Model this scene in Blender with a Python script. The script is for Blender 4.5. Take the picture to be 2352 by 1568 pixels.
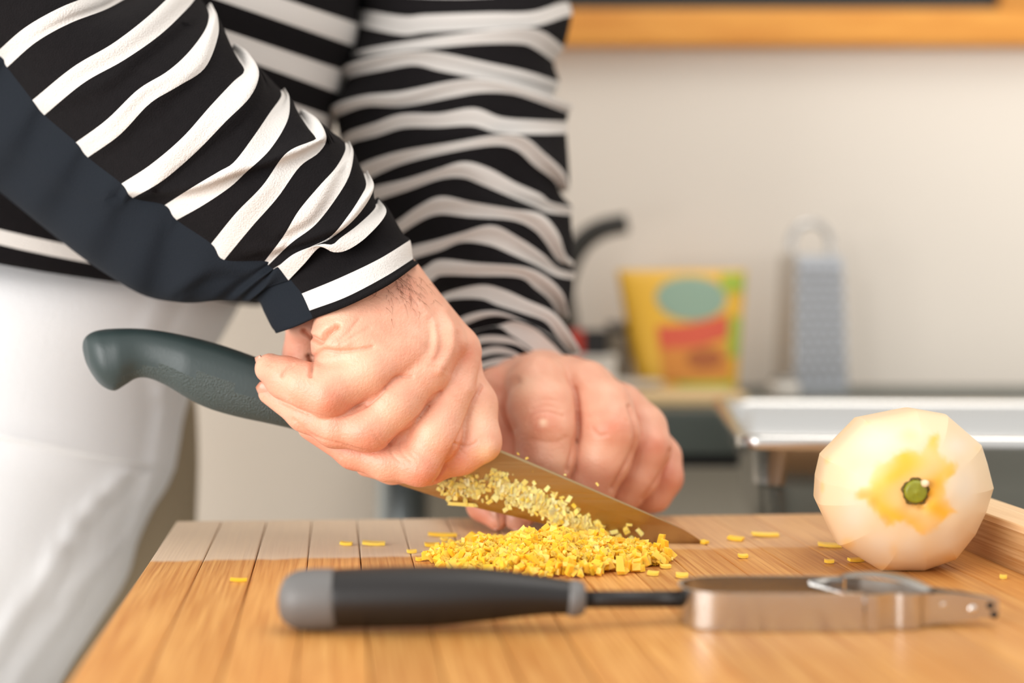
import bpy, math, random
import numpy as np
from mathutils import Vector

for o in list(bpy.data.objects):
    bpy.data.objects.remove(o)
SC = bpy.context.scene
COL = SC.collection

# ------------------------------------------------------------------ frame
F = 3267.0            # focal length in pixels of the 2352 px wide frame
S = 0.00078           # metres per survey unit
CX, HOR = 1176.0, 650.0
HCAM = 133.0          # camera height over the board, survey units
ZB = 0.95             # board top, metres
ZC = ZB + HCAM * S


def Q(px, py, D):
    """survey point (x right, D away, z up from the lens)"""
    return np.array([(px - CX) * D / F, D, -(py - HOR) * D / F])


def W(q):
    q = np.asarray(q, dtype=float)
    return q * S + np.array([0, 0, ZC])


def P(px, py, D):
    return W(Q(px, py, D))


# ------------------------------------------------------------------ camera
cam = bpy.data.cameras.new('camera')
cam.sensor_width = 36.0
cam.lens = 50.0
cam.shift_y = -(784 - HOR) / 2352.0
cam.clip_start = 0.01
cam.dof.use_dof = True
cam.dof.focus_distance = 676 * S
cam.dof.aperture_fstop = 2.95 / 0.78
cam.dof.aperture_blades = 9
co = bpy.data.objects.new('camera', cam)
COL.objects.link(co)
co.location = (0, 0, ZC)
co.rotation_euler = (math.pi / 2, 0, 0)
SC.camera = co

# ------------------------------------------------------------------ light
SC.view_settings.view_transform = 'Standard'
SC.view_settings.look = 'None'
SC.view_settings.gamma = 1.0
SC.view_settings.use_curve_mapping = False
SC.view_settings.exposure = 0.0
SC.cycles.use_denoising = True

wd = bpy.data.worlds.new('room_daylight')
SC.world = wd
wd.use_nodes = True
wd.node_tree.nodes['Background'].inputs[0].default_value = (1.0, 0.99, 0.975, 1)
wd.node_tree.nodes['Background'].inputs[1].default_value = 0.96


def area(name, loc, target, size, power, color, sy=None):
    l = bpy.data.lights.new(name, 'AREA')
    l.energy = power
    l.size = size
    if sy:
        l.shape = 'RECTANGLE'
        l.size_y = sy
    l.color = color
    o = bpy.data.objects.new(name, l)
    COL.objects.link(o)
    o.location = loc
    o.rotation_euler = (Vector(target) - Vector(loc)).to_track_quat('-Z', 'Y').to_euler()
    return o


area('window_light', (-1.25, -0.62, 1.22), (-0.2, 0.62, 0.98), 1.3, 37, (1.0, 0.99, 0.975), 1.2)
area('ceiling_light', (0.5, 0.35, 2.45), (0.2, 0.6, 0.9), 0.9, 9, (1.0, 0.96, 0.9), 0.9)


# ------------------------------------------------------------------ materials
def lin(c):
    return tuple(((v / 255) / 12.92 if v / 255 <= 0.04045 else ((v / 255 + 0.055) / 1.055) ** 2.4) for v in c) + (1,)


def new_mat(name, rgb=(200, 200, 200), rough=0.5, metal=0.0, bump=0.0, bscale=200.0, var=0.0, vscale=40.0, **kw):
    m = bpy.data.materials.new(name)
    m.use_nodes = True
    nt = m.node_tree
    b = nt.nodes['Principled BSDF']
    b.inputs['Base Color'].default_value = lin(rgb)
    b.inputs['Roughness'].default_value = rough
    b.inputs['Metallic'].default_value = metal
    for k, v in kw.items():
        b.inputs[k].default_value = v
    tc = nt.nodes.new('ShaderNodeTexCoord')
    if bump:
        n = nt.nodes.new('ShaderNodeTexNoise')
        n.inputs['Scale'].default_value = bscale
        n.inputs['Detail'].default_value = 3
        nt.links.new(tc.outputs['Object'], n.inputs['Vector'])
        bp = nt.nodes.new('ShaderNodeBump')
        bp.inputs['Strength'].default_value = bump
        bp.inputs['Distance'].default_value = 0.001
        nt.links.new(n.outputs['Fac'], bp.inputs['Height'])
        nt.links.new(bp.outputs['Normal'], b.inputs['Normal'])
    if var:
        n = nt.nodes.new('ShaderNodeTexNoise')
        n.inputs['Scale'].default_value = vscale
        n.inputs['Detail'].default_value = 4
        nt.links.new(tc.outputs['Object'], n.inputs['Vector'])
        mx = nt.nodes.new('ShaderNodeMix')
        mx.data_type = 'RGBA'
        c = lin(rgb)
        mx.inputs[6].default_value = tuple(x * (1 - var) for x in c[:3]) + (1,)
        mx.inputs[7].default_value = tuple(min(1, x * (1 + var)) for x in c[:3]) + (1,)
        nt.links.new(n.outputs['Fac'], mx.inputs[0])
        nt.links.new(mx.outputs[2], b.inputs['Base Color'])
    return m


def attr_mix(m, attr, rgb, chain=None, hard=None):
    """mix colour rgb over what feeds Base Color by a mesh attribute"""
    nt = m.node_tree
    b = nt.nodes['Principled BSDF']
    a = nt.nodes.new('ShaderNodeAttribute')
    a.attribute_name = attr
    fac = a.outputs['Fac']
    if hard is not None:
        g = nt.nodes.new('ShaderNodeMath')
        g.operation = hard[0]
        g.inputs[1].default_value = hard[1]
        nt.links.new(fac, g.inputs[0])
        fac = g.outputs[0]
        if len(hard) > 2:
            g2 = nt.nodes.new('ShaderNodeMath')
            g2.operation = hard[2]
            g2.inputs[1].default_value = hard[3]
            nt.links.new(fac, g2.inputs[0])
            fac = g2.outputs[0]
    mx = nt.nodes.new('ShaderNodeMix')
    mx.data_type = 'RGBA'
    inp = b.inputs['Base Color']
    if inp.is_linked:
        nt.links.new(inp.links[0].from_socket, mx.inputs[6])
    else:
        mx.inputs[6].default_value = inp.default_value
    mx.inputs[7].default_value = lin(rgb)
    nt.links.new(fac, mx.inputs[0])
    nt.links.new(mx.outputs[2], inp)
    return m


PALE_END_Y = 0.074


def wood_mat(name, c1, c2, c3, rough=0.42, axis=1, turn=0.0, pale_end=None):
    m = bpy.data.materials.new(name)
    m.use_nodes = True
    nt = m.node_tree
    N, L = nt.nodes, nt.links
    b = N['Principled BSDF']
    tc = N.new('ShaderNodeTexCoord')
    oi = N.new('ShaderNodeObjectInfo')
    add = N.new('ShaderNodeVectorMath')
    add.operation = 'ADD'
    cmb = N.new('ShaderNodeCombineXYZ')
    mu = N.new('ShaderNodeMath')
    mu.operation = 'MULTIPLY'
    mu.inputs[1].default_value = 7.0
    L.new(oi.outputs['Random'], mu.inputs[0])
    for k in range(3):
        L.new(mu.outputs[0], cmb.inputs[k])
    vr = N.new('ShaderNodeVectorRotate')
    vr.rotation_type = 'Z_AXIS'
    vr.inputs['Angle'].default_value = turn
    L.new(tc.outputs['Object'], vr.inputs['Vector'])
    L.new(vr.outputs[0], add.inputs[0])
    L.new(cmb.outputs[0], add.inputs[1])
    mp = N.new('ShaderNodeMapping')
    sc = [1.0, 1.0, 1.0]
    sc[axis] = 0.022
    mp.inputs['Scale'].default_value = sc
    L.new(add.outputs[0], mp.inputs['Vector'])
    fine = N.new('ShaderNodeTexNoise')
    fine.inputs['Scale'].default_value = 950
    fine.inputs['Detail'].default_value = 4
    L.new(mp.outputs[0], fine.inputs['Vector'])
    mp2 = N.new('ShaderNodeMapping')
    sc2 = [1.0, 1.0, 1.0]
    sc2[axis] = 0.16
    mp2.inputs['Scale'].default_value = sc2
    L.new(add.outputs[0], mp2.inputs['Vector'])
    big = N.new('ShaderNodeTexNoise')
    big.inputs['Scale'].default_value = 75
    big.inputs['Detail'].default_value = 3
    L.new(mp2.outputs[0], big.inputs['Vector'])
    r1 = N.new('ShaderNodeValToRGB')
    r1.color_ramp.elements[0].position = 0.34
    r1.color_ramp.elements[0].color = lin(c1)
    r1.color_ramp.elements[1].position = 0.62
    r1.color_ramp.elements[1].color = lin(c2)
    L.new(fine.outputs['Fac'], r1.inputs['Fac'])
    mx = N.new('ShaderNodeMix')
    mx.data_type = 'RGBA'
    mx.inputs[7].default_value = lin(c3)
    r2 = N.new('ShaderNodeMapRange')
    r2.inputs[1].default_value = 0.42
    r2.inputs[2].default_value = 0.75
    r2.inputs[4].default_value = 0.75
    L.new(big.outputs['Fac'], r2.inputs[0])
    L.new(r2.outputs[0], mx.inputs[0])
    L.new(r1.outputs[0], mx.inputs[6])
    hsv = N.new('ShaderNodeHueSaturation')
    mr = N.new('ShaderNodeMapRange')
    mr.inputs[3].default_value = 0.86
    mr.inputs[4].default_value = 1.1
    L.new(oi.outputs['Random'], mr.inputs[0])
    L.new(mr.outputs[0], hsv.inputs['Value'])
    L.new(mx.outputs[2], hsv.inputs['Color'])
    src = hsv.outputs[0]
    if pale_end:
        # the far end of the board is paler, with an uneven edge
        sx = N.new('ShaderNodeSeparateXYZ')
        L.new(vr.outputs[0], sx.inputs[0])
        e1 = N.new('ShaderNodeMapRange')
        e1.interpolation_type = 'SMOOTHSTEP'
        e1.inputs[1].default_value = PALE_END_Y - 0.003
        e1.inputs[2].default_value = PALE_END_Y + 0.004
        ad = N.new('ShaderNodeMath')
        ad.operation = 'MULTIPLY_ADD'
        ad.inputs[1].default_value = 0.012
        L.new(big.outputs['Fac'], ad.inputs[0])
        L.new(sx.outputs['Y'], ad.inputs[2])
        L.new(ad.outputs[0], e1.inputs[0])
        e2 = N.new('ShaderNodeMapRange')
        e2.interpolation_type = 'SMOOTHSTEP'
        e2.inputs[1].default_value = -0.02
        e2.inputs[2].default_value = -0.045
        e2.inputs[3].default_value = 0.25
        e2.inputs[4].default_value = 0.8
        L.new(sx.outputs['X'], e2.inputs[0])
        mm = N.new('ShaderNodeMath')
        mm.operation = 'MULTIPLY'
        L.new(e1.outputs[0], mm.inputs[0])
        L.new(e2.outputs[0], mm.inputs[1])
        wx = N.new('ShaderNodeMix')
        wx.data_type = 'RGBA'
        wx.inputs[7].default_value = lin(pale_end)
        L.new(mm.outputs[0], wx.inputs[0])
        L.new(src, wx.inputs[6])
        src = wx.outputs[2]
    L.new(src, b.inputs['Base Color'])
    b.inputs['Roughness'].default_value = rough
    bp = N.new('ShaderNodeBump')
    bp.inputs['Strength'].default_value = 0.25
    bp.inputs['Distance'].default_value = 0.0004
    L.new(fine.outputs['Fac'], bp.inputs['Height'])
    L.new(bp.outputs['Normal'], b.inputs['Normal'])
    return m


M = {}
M['wall'] = new_mat('painted_plaster', (242, 231, 217), 0.85, bump=0.1, bscale=60)
M['floor'] = new_mat('floor_tile', (206, 200, 192), 0.6, var=0.1, vscale=6)
M['bamboo'] = wood_mat('bamboo', (188, 122, 56), (222, 164, 92), (200, 134, 64), 0.46, turn=math.radians(-7), pale_end=(226, 206, 180))
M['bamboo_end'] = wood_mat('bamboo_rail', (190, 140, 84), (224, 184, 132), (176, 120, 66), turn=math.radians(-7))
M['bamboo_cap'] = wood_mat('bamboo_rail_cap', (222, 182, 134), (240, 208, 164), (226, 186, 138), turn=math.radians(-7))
M['oak'] = wood_mat('varnished_frame_wood', (214, 140, 52), (232, 162, 70), (206, 130, 44), 0.5, axis=0)
M['slate'] = new_mat('blackboard_slate', (48, 48, 44), 0.8, var=0.2, vscale=8)
M['steel'] = new_mat('brushed_steel', (205, 203, 200), 0.2, 1.0, bump=0.05, bscale=700)
M['steel_pan'] = new_mat('pan_steel', (214, 212, 208), 0.24, 1.0)
M['steel_dull'] = new_mat('dull_steel', (150, 146, 140), 0.38, 1.0)
M['grating'] = new_mat('punched_steel', (198, 200, 204), 0.5, 1.0, bump=0.3, bscale=300)
M['rivet'] = new_mat('rivet_steel', (232, 230, 226), 0.3, 1.0)
M['black'] = new_mat('black_plastic', (24, 20, 18), 0.42, bump=0.06, bscale=900)
M['grey_cap'] = new_mat('grey_rubber', (104, 102, 100), 0.48, bump=0.08, bscale=900)
M['hole_shadow'] = new_mat('hole_and_shadow_black', (14, 13, 12), 0.8)  # black for small holes and for the shadow line under the counter
M['skin'] = new_mat('skin', (226, 168, 140), 0.44, bump=0.3, bscale=900, var=0.05, vscale=55)
bs = M['skin'].node_tree.nodes['Principled BSDF']
bs.inputs['Subsurface Weight'].default_value = 0.2
bs.inputs['Subsurface Radius'].default_value = (1.0, 0.35, 0.2)
bs.inputs['Subsurface Scale'].default_value = 0.002
attr_mix(M['skin'], 'red', (206, 112, 84))
attr_mix(M['skin'], 'pale', (240, 204, 172))
M['nail'] = new_mat('fingernail', (206, 150, 126), 0.32)
M['hair'] = new_mat('body_hair', (120, 74, 44), 0.6)
M['knit'] = new_mat('striped_knit', (20, 17, 18), 0.95, bump=0.55, bscale=1500, var=0.25, vscale=300)
M['knit'].node_tree.nodes['Principled BSDF'].inputs['Specular IOR Level'].default_value = 0.15
attr_mix(M['knit'], 's', (217, 211, 205), hard=('MODULO', 2.0, 'LESS_THAN', 1.0))
M['navy'] = new_mat('navy_jersey', (17, 23, 31), 0.85, bump=0.3, bscale=1500)
M['navy'].node_tree.nodes['Principled BSDF'].inputs['Specular IOR Level'].default_value = 0.25
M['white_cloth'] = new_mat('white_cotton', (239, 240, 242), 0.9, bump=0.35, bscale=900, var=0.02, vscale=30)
M['shade_cloth'] = new_mat('shade_toned_cotton', (158, 142, 116), 0.9, bump=0.3, bscale=900)  # shade on the far trouser leg, put into the cloth colour
M['knife_handle'] = new_mat('green_black_plastic', (44, 56, 55), 0.42, bump=0.05, bscale=800)
M['stipple'] = new_mat('stippled_grip', (58, 68, 65), 0.42, bump=0.7, bscale=1500)
M['squash'] = new_mat('peeled_squash', (226, 209, 184), 0.4, bump=0.1, bscale=160, var=0.03, vscale=30)
bq = M['squash'].node_tree.nodes['Principled BSDF']
bq.inputs['Subsurface Weight'].default_value = 0.15
bq.inputs['Subsurface Radius'].default_value = (1.0, 0.8, 0.4)
bq.inputs['Subsurface Scale'].default_value = 0.004
attr_mix(M['squash'], 'peel', (240, 180, 54))
attr_mix(M['squash'], 'brown', (214, 146, 48))
M['stem'] = new_mat('green_stem', (134, 134, 28), 0.45, bump=0.3, bscale=500, var=0.3, vscale=260)
M['stem_tip'] = new_mat('pale_stem_nib', (226, 206, 168), 0.6)
M['stem_ring'] = new_mat('brown_stem_scar', (104, 84, 30), 0.7, bump=0.6, bscale=700)
M['mince'] = new_mat('chopped_yellow_peel', (252, 194, 50), 0.35)
bm_ = M['mince'].node_tree.nodes['Principled BSDF']
bm_.inputs['Subsurface Weight'].default_value = 0.6
bm_.inputs['Subsurface Radius'].default_value = (1.0, 0.7, 0.2)
bm_.inputs['Subsurface Scale'].default_value = 0.002
attr_mix(M['mince'], 'tone', (252, 234, 146))
M['counter'] = new_mat('dark_counter', (74, 80, 74), 0.5, var=0.08, vscale=12)
M['table'] = new_mat('steel_table', (104, 104, 96), 0.45, 0.4)
M['shade_grey'] = new_mat('under_counter_shade', (160, 152, 136), 0.7, var=0.05, vscale=8)  # grey that carries the shade below the counter
M['leg'] = new_mat('pale_steel_leg', (176, 184, 186), 0.35, 0.7)


def kit_mat(key, rgb, rough=0.5, metal=0.0):
    M[key] = new_mat(key, rgb, rough, metal, var=0.04, vscale=30)
    return M[key]


kit_mat('pouch_yellow', (240, 186, 56), 0.4)
kit_mat('print_red', (222, 92, 62), 0.5)
kit_mat('print_teal', (146, 172, 150), 0.5)
kit_mat('print_green', (168, 190, 60), 0.5)
kit_mat('print_orange', (220, 140, 52), 0.5)
kit_mat('print_brown', (176, 96, 40), 0.5)
kit_mat('kettle_black', (44, 42, 37), 0.4)
kit_mat('box_black', (24, 20, 18), 0.5)
kit_mat('box_red', (190, 50, 30), 0.5)
kit_mat('jar_grey', (150, 136, 116), 0.4)
kit_mat('plate_white', (214, 206, 194), 0.35)
kit_mat('cream_board', (222, 190, 140), 0.6)


# ------------------------------------------------------------------ builders
def mesh_obj(name, verts, faces, mat, parent=None, origin=None, smooth=True, attrs=None, mats=None, midx=None):
    """verts in world metres; origin = location of the object (top level) or of its root thing"""
    verts = np.asarray(verts, dtype=np.float32)
    if origin is None:
        origin = getattr(parent, 'origin_', None)
    org = np.array(origin if origin is not None else (0, 0, 0), dtype=np.float32)
    me = bpy.data.meshes.new(name)
    vl = verts - org
    if isinstance(faces, np.ndarray):
        nv, nf, k = len(vl), len(faces), faces.shape[1]
        me.vertices.add(nv)
        me.vertices.foreach_set('co', vl.ravel())
        me.loops.add(nf * k)
        me.loops.foreach_set('vertex_index', faces.ravel().astype(np.int32))
        me.polygons.add(nf)
        me.polygons.foreach_set('loop_start', np.arange(0, nf * k, k, dtype=np.int32))
        me.update(calc_edges=True)
        me.validate()
    else:
        me.from_pydata(vl.tolist(), [], [list(map(int, f)) for f in faces])
    me.polygons.foreach_set('use_smooth', np.full(len(me.polygons), smooth, dtype=bool))
    if attrs:
        for k, v in attrs.items():
            a = me.attributes.new(k, 'FLOAT', 'POINT')
            a.data.foreach_set('value', np.asarray(v, dtype=np.float32))
    for mm in (mats or [mat]):
        me.materials.append(mm)
    if midx is not None:
        me.polygons.foreach_set('material_index', np.asarray(midx, dtype=np.int32))
    o = bpy.data.objects.new(name, me)
    COL.objects.link(o)
    if parent is not None:
        o.parent = parent
    else:
        o.location = org.tolist()
    return o


ORG = {}


def thing(name, label, cat, loc, group=None):
    o = bpy.data.objects.new(name, None)
    o.empty_display_size = 0.03
    COL.objects.link(o)
    o.location = [float(x) for x in loc]
    tag(o, label, cat, group)
    ORG[o.name] = tuple(float(x) for x in loc)
    return o


def tag(o, label=None, cat=None, group=None, kind=None):
    if label:
        o['label'] = label
    if cat:
        o['category'] = cat
    if group:
        o['group'] = group
    if kind:
        o['kind'] = kind
    return o


def root_org(p):
    while p.parent is not None:
        p = p.parent
    return ORG.get(p.name, tuple(p.location))


def part(name, vf, mat, parent, smooth=True, **kw):
    v, f = vf[0], vf[1]
    return mesh_obj(name, v, f, mat, parent, origin=root_org(parent), smooth=smooth, **kw)


def join(*vfs):
    V, Fs, n = [], [], 0
    for v, f in vfs:
        V.append(np.asarray(v, float))
        Fs += [[i + n for i in q] for q in f]
        n += len(v)
    return np.concatenate(V), Fs


def box(c, size, ax=(1, 0, 0), ay=(0, 1, 0), az=(0, 0, 1), bev=0.0):
    """box centred at c; with a small chamfer when bev > 0"""
    c = np.asarray(c, float)
    A = [np.asarray(a, float) for a in (ax, ay, az)]
    h = np.asarray(size, float) / 2
    if bev <= 0:
        v = [c + A[0] * h[0] * i + A[1] * h[1] * j + A[2] * h[2] * k for i in (-1, 1) for j in (-1, 1) for k in (-1, 1)]
        f = [(0, 1, 3, 2), (4, 6, 7, 5), (0, 4, 5, 1), (2, 3, 7, 6), (0, 2, 6, 4), (1, 5, 7, 3)]
        return np.array(v), f
    import bmesh
    b = bmesh.new()
    bmesh.ops.create_cube(b, size=1.0)
    for q in b.verts:
        q.co = Vector((q.co.x * size[0], q.co.y * size[1], q.co.z * size[2]))
    bmesh.ops.bevel(b, geom=list(b.edges), offset=bev, segments=2, affect='EDGES', profile=0.6)
    b.verts.ensure_lookup_table()
    v = np.array([c + A[0] * q.co.x + A[1] * q.co.y + A[2] * q.co.z for q in b.verts])
    f = [[q.index for q in p.verts] for p in b.faces]
    b.free()
    return v, f


def tube(pts, radii, n=16, cap=True, flat=None):
    """round tube along pts (world), parallel transported"""
    pts = np.asarray(pts, float)
    radii = np.broadcast_to(np.asarray(radii, float), (len(pts),))
    T = np.gradient(pts, axis=0)
    T /= np.linalg.norm(T, axis=1)[:, None] + 1e-12
    up = np.array([0, 0, 1.0]) if abs(T[0][2]) < 0.9 else np.array([0, 1.0, 0])
    V = []
    a = np.cross(T[0], up)
    a /= np.linalg.norm(a)
    for i in range(len(pts)):
        a = a - T[i] * a.dot(T[i])
        a /= np.linalg.norm(a) + 1e-12
        b = np.cross(T[i], a)
        th = np.linspace(0, 2 * math.pi, n, endpoint=False)
        V.append(pts[i] + radii[i] * (np.cos(th)[:, None] * a + np.sin(th)[:, None] * b))
    V = np.concatenate(V)
    f = []
    m = len(pts)
    for i in range(m - 1):
        for j in range(n):
            f.append((i * n + j, i * n + (j + 1) % n, (i + 1) * n + (j + 1) % n, (i + 1) * n + j))
    if cap:
        f.append(tuple(range(n - 1, -1, -1)))
        f.append(tuple((m - 1) * n + j for j in range(n)))
    return V, f


def lathe(c, prof, n=32, axis=(0, 0, 1)):
    """profile [(r, h)] about an axis through c"""
    ax = np.asarray(axis, float)
    ax /= np.linalg.norm(ax)
    t = np.array([1.0, 0, 0]) if abs(ax[0]) < 0.9 else np.array([0, 1.0, 0])
    a = np.cross(ax, t)
    a /= np.linalg.norm(a)
    b = np.cross(ax, a)
    V, f = [], []
    for r, h in prof:
        for j in range(n):
            th = 2 * math.pi * j / n
            V.append(np.asarray(c) + ax * h + r * (math.cos(th) * a + math.sin(th) * b))
    for i in range(len(prof) - 1):
        for j in range(n):
            f.append((i * n + j, i * n + (j + 1) % n, (i + 1) * n + (j + 1) % n, (i + 1) * n + j))
    f.append(tuple(range(n - 1, -1, -1)))
    f.append(tuple((len(prof) - 1) * n + j for j in range(n)))
    return np.array(V), f


def catmull(pts, m):
    """dense smooth curve through pts (k-dim), m samples per span"""
    p = np.asarray(pts, float)
    if len(p) == 2:
        t = np.linspace(0, 1, m + 1)[:, None]
        return p[0] * (1 - t) + p[1] * t
    e = np.vstack([2 * p[0] - p[1], p, 2 * p[-1] - p[-2]])
    out = []
    for i in range(1, len(e) - 2):
        for k in range(m):
            t = k / m
            out.append(0.5 * ((2 * e[i]) + (-e[i - 1] + e[i + 1]) * t + (2 * e[i - 1] - 5 * e[i] + 4 * e[i + 1] - e[i + 2]) * t * t
                              + (-e[i - 1] + 3 * e[i] - 3 * e[i + 1] + e[i + 2]) * t ** 3))
    out.append(e[-2])
    return np.array(out)


def along(pts, ts):
    """sample a smooth curve (2-D first two comps as length) at fractions ts"""
    c = catmull(pts, 10)
    d = np.r_[0, np.cumsum(np.linalg.norm(np.diff(c[:, :2], axis=0), axis=1))]
    d /= d[-1]
    return np.stack([np.interp(ts, d, c[:, k]) for k in range(c.shape[1])], axis=1)


def vnormals(v, faces):
    n = np.zeros_like(v)
    a = v[faces[:, 2]] - v[faces[:, 0]]
    b = v[faces[:, 3]] - v[faces[:, 1]]
    fn = np.cross(a, b)
    for k in range(faces.shape[1]):
        for c in range(3):
            n[:, c] += np.bincount(faces[:, k], weights=fn[:, c], minlength=len(v))
    return n / (np.linalg.norm(n, axis=1)[:, None] + 1e-12)


# ------------------------------------------------------------------ distance-field sculpting
def surface_nets(f, origin, h):
    s = f < 0
    c = np.zeros(tuple(k - 1 for k in f.shape), np.uint8)
    for i in (0, 1):
        for j in (0, 1):
            for k in (0, 1):
                c += s[i:f.shape[0] - 1 + i, j:f.shape[1] - 1 + j, k:f.shape[2] - 1 + k]
    act = (c > 0) & (c < 8)
    ijk = np.argwhere(act)
    ids = np.full(c.shape, -1, np.int32)
    ids[act] = np.arange(len(ijk))
    acc = np.zeros((len(ijk), 3))
    cnt = np.zeros(len(ijk))
    corners = [(i, j, k) for i in (0, 1) for j in (0, 1) for k in (0, 1)]
    for a in corners:
        for ax in range(3):
            if a[ax]:
                continue
            b = list(a)
            b[ax] = 1
            va = f[ijk[:, 0] + a[0], ijk[:, 1] + a[1], ijk[:, 2] + a[2]]
            vb = f[ijk[:, 0] + b[0], ijk[:, 1] + b[1], ijk[:, 2] + b[2]]
            m = (va < 0) != (vb < 0)
            t = np.where(m, va / np.where(m, va - vb, 1), 0)
            pos = np.array(a, float)[None, :].repeat(len(ijk), 0)
            pos[:, ax] += t
            acc += pos * m[:, None]
            cnt += m
    v = (ijk + acc / cnt[:, None]) * h + origin
    quads = []
    for ax in range(3):
        o1, o2 = [(1, 2), (2, 0), (0, 1)][ax]
        sl0 = [slice(None)] * 3
        sl1 = [slice(None)] * 3
        sl0[ax] = slice(0, -1)
        sl1[ax] = slice(1, None)
        A, B = s[tuple(sl0)], s[tuple(sl1)]
        e = np.argwhere(A != B)
        e = e[(e[:, o1] >= 1) & (e[:, o2] >= 1) & (e[:, o1] < f.shape[o1] - 1) & (e[:, o2] < f.shape[o2] - 1)]
        q = []
        for d1, d2 in ((1, 1), (0, 1), (0, 0), (1, 0)):
            g = e.copy()
            g[:, o1] -= d1
            g[:, o2] -= d2
            q.append(ids[g[:, 0], g[:, 1], g[:, 2]])
        q = np.stack(q, 1)
        ins = A[e[:, 0], e[:, 1], e[:, 2]]
        q[~ins] = q[~ins][:, ::-1]
        quads.append(q)
    return v, np.concatenate(quads)


class Field:
    def __init__(self, lo, hi, h):
        self.h = h
        self.lo = np.asarray(lo, float)
        n = np.ceil((np.asarray(hi) - self.lo) / h).astype(int)
        self.n = n
        self.ax = [self.lo[k] + h * np.arange(n[k]) for k in range(3)]

    def blank(self):
        return np.full(tuple(self.n), 40.0, np.float32)

    def cone(self, f, a, b, ra, rb, k, squash=None):
        """smooth-union a tapered capsule a->b into field f"""
        a, b = np.asarray(a, float), np.asarray(b, float)
        pad = max(ra, rb) + k + 6
        sl = []
        for d in range(3):
            i0 = int(max(0, (min(a[d], b[d]) - pad - self.lo[d]) / self.h))
            i1 = int(min(self.n[d], (max(a[d], b[d]) + pad - self.lo[d]) / self.h + 1))
            if i1 <= i0:
                return
            sl.append(slice(i0, i1))
        X = [self.ax[d][sl[d]].astype(np.float32) for d in range(3)]
        ab = b - a
        L2 = ab.dot(ab) + 1e-9
        dx = (X[0] - a[0])[:, None, None]
        dy = (X[1] - a[1])[None, :, None]
        dz = (X[2] - a[2])[None, None, :]
        t = np.clip((dx * ab[0] + dy * ab[1] + dz * ab[2]) / L2, 0, 1)
        d = np.sqrt((dx - t * ab[0]) ** 2 + (dy - t * ab[1]) ** 2 + (dz - t * ab[2]) ** 2) - (ra + (rb - ra) * t)
        sub = f[tuple(sl)]
        f[tuple(sl)] = smin(sub, d, k)


def smin(a, b, k):
    if k <= 0:
        return np.minimum(a, b)
    h = np.maximum(k - np.abs(a - b), 0) / k
    return np.minimum(a, b) - h * h * k * 0.25


def proj(q):
    return np.stack([q[:, 0] * F / q[:, 1] + CX, HOR - q[:, 2] * F / q[:, 1]], 1)


def dist_poly(p, poly):
    """distance (px) of points p to a polyline and the side sign"""
    best = np.full(len(p), 1e9)
    side = np.zeros(len(p))
    poly = np.asarray(poly, float)
    for a, b in zip(poly[:-1], poly[1:]):
        ab = b - a
        t = np.clip(((p - a) @ ab) / (ab @ ab + 1e-9), 0, 1)
        w = p - (a + t[:, None] * ab)
        d = np.hypot(w[:, 0], w[:, 1])
        m = d < best
        best[m] = d[m]
        side[m] = np.sign(ab[0] * (p[m, 1] - a[1]) - ab[1] * (p[m, 0] - a[0]))
    return best, side


def sculpt_hand(bones_fingers, bones_body, lo, hi, h, kf=1.4, kb=7.0):
    """bones: lists of ((px,py,D,rpx), ...) chains"""
    fld = Field(lo, hi, h)

    def chain(f, ch, k):
        for a, b in zip(ch[:-1], ch[1:]):
            fld.cone(f, Q(*a[:3]), Q(*b[:3]), a[3] * a[2] / F, b[3] * b[2] / F, k)
    fin = fld.blank()
    for ch in bones_fingers:
        g = fld.blank()
        chain(g, ch, 4.0)
        fin = smin(fin, g, kf)
    body = fld.blank()
    for ch in bones_body:
        chain(body, ch, 11.0)
    tot = smin(fin, body, kb)
    return surface_nets(tot, fld.lo, h)


def skin_detail(v, faces, creases, bumps, reds, pales, seed=0):
    for _ in range(3):                      # relax the voxel steps before adding detail
        acc = np.zeros_like(v)
        cnt = np.zeros(len(v))
        for k in range(4):
            a, b = faces[:, k], faces[:, (k + 1) % 4]
            for c in range(3):
                acc[:, c] += np.bincount(a, weights=v[b, c], minlength=len(v)) + np.bincount(b, weights=v[a, c], minlength=len(v))
            cnt += np.bincount(a, minlength=len(v)) + np.bincount(b, minlength=len(v))
        v = v * 0.45 + acc / np.maximum(cnt, 1)[:, None] * 0.55
    n = vnormals(v, faces)
    front = np.clip(-n[:, 1] * 1.6 + 0.3, 0, 1)
    p = proj(v)
    disp = np.zeros(len(v))
    red = np.zeros(len(v))
    pale = np.zeros(len(v))
    for poly, dep, wid in creases:
        d, _ = dist_poly(p, catmull(poly, 5))
        g = np.exp(-(d / wid) ** 2)
        disp -= dep * g
        red = np.maximum(red, 0.26 * np.exp(-(d / (wid * 1.3)) ** 2) * min(1, dep))
    for poly, hgt, wid in bumps:
        d, _ = dist_poly(p, catmull(poly, 5) if len(poly) > 1 else [poly[0], (poly[0][0] + 1, poly[0][1])])
        disp += hgt * np.exp(-(d / wid) ** 2)
    for x, y, r, a in reds:
        red = np.maximum(red, a * np.exp(-(((p[:, 0] - x) ** 2 + (p[:, 1] - y) ** 2) / r ** 2)))
    for x, y, r, a in pales:
        pale = np.maximum(pale, a * np.exp(-(((p[:, 0] - x) ** 2 + (p[:, 1] - y) ** 2) / r ** 2)))
    # fine mottling of the skin
    q = v * 0.21
    mott = np.sin(q[:, 0] * 1.7 + 2 * np.sin(q[:, 2] * 1.1)) * np.sin(q[:, 2] * 2.1 + seed + 1.5 * np.sin(q[:, 0] * 1.3 + q[:, 1]))
    red = np.clip(red * 0.85 + 0.1 * mott + 0.05, 0, 1)
    v2 = v + n * (disp * front)[:, None]
    return v2, red, np.clip(pale, 0, 1)


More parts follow.
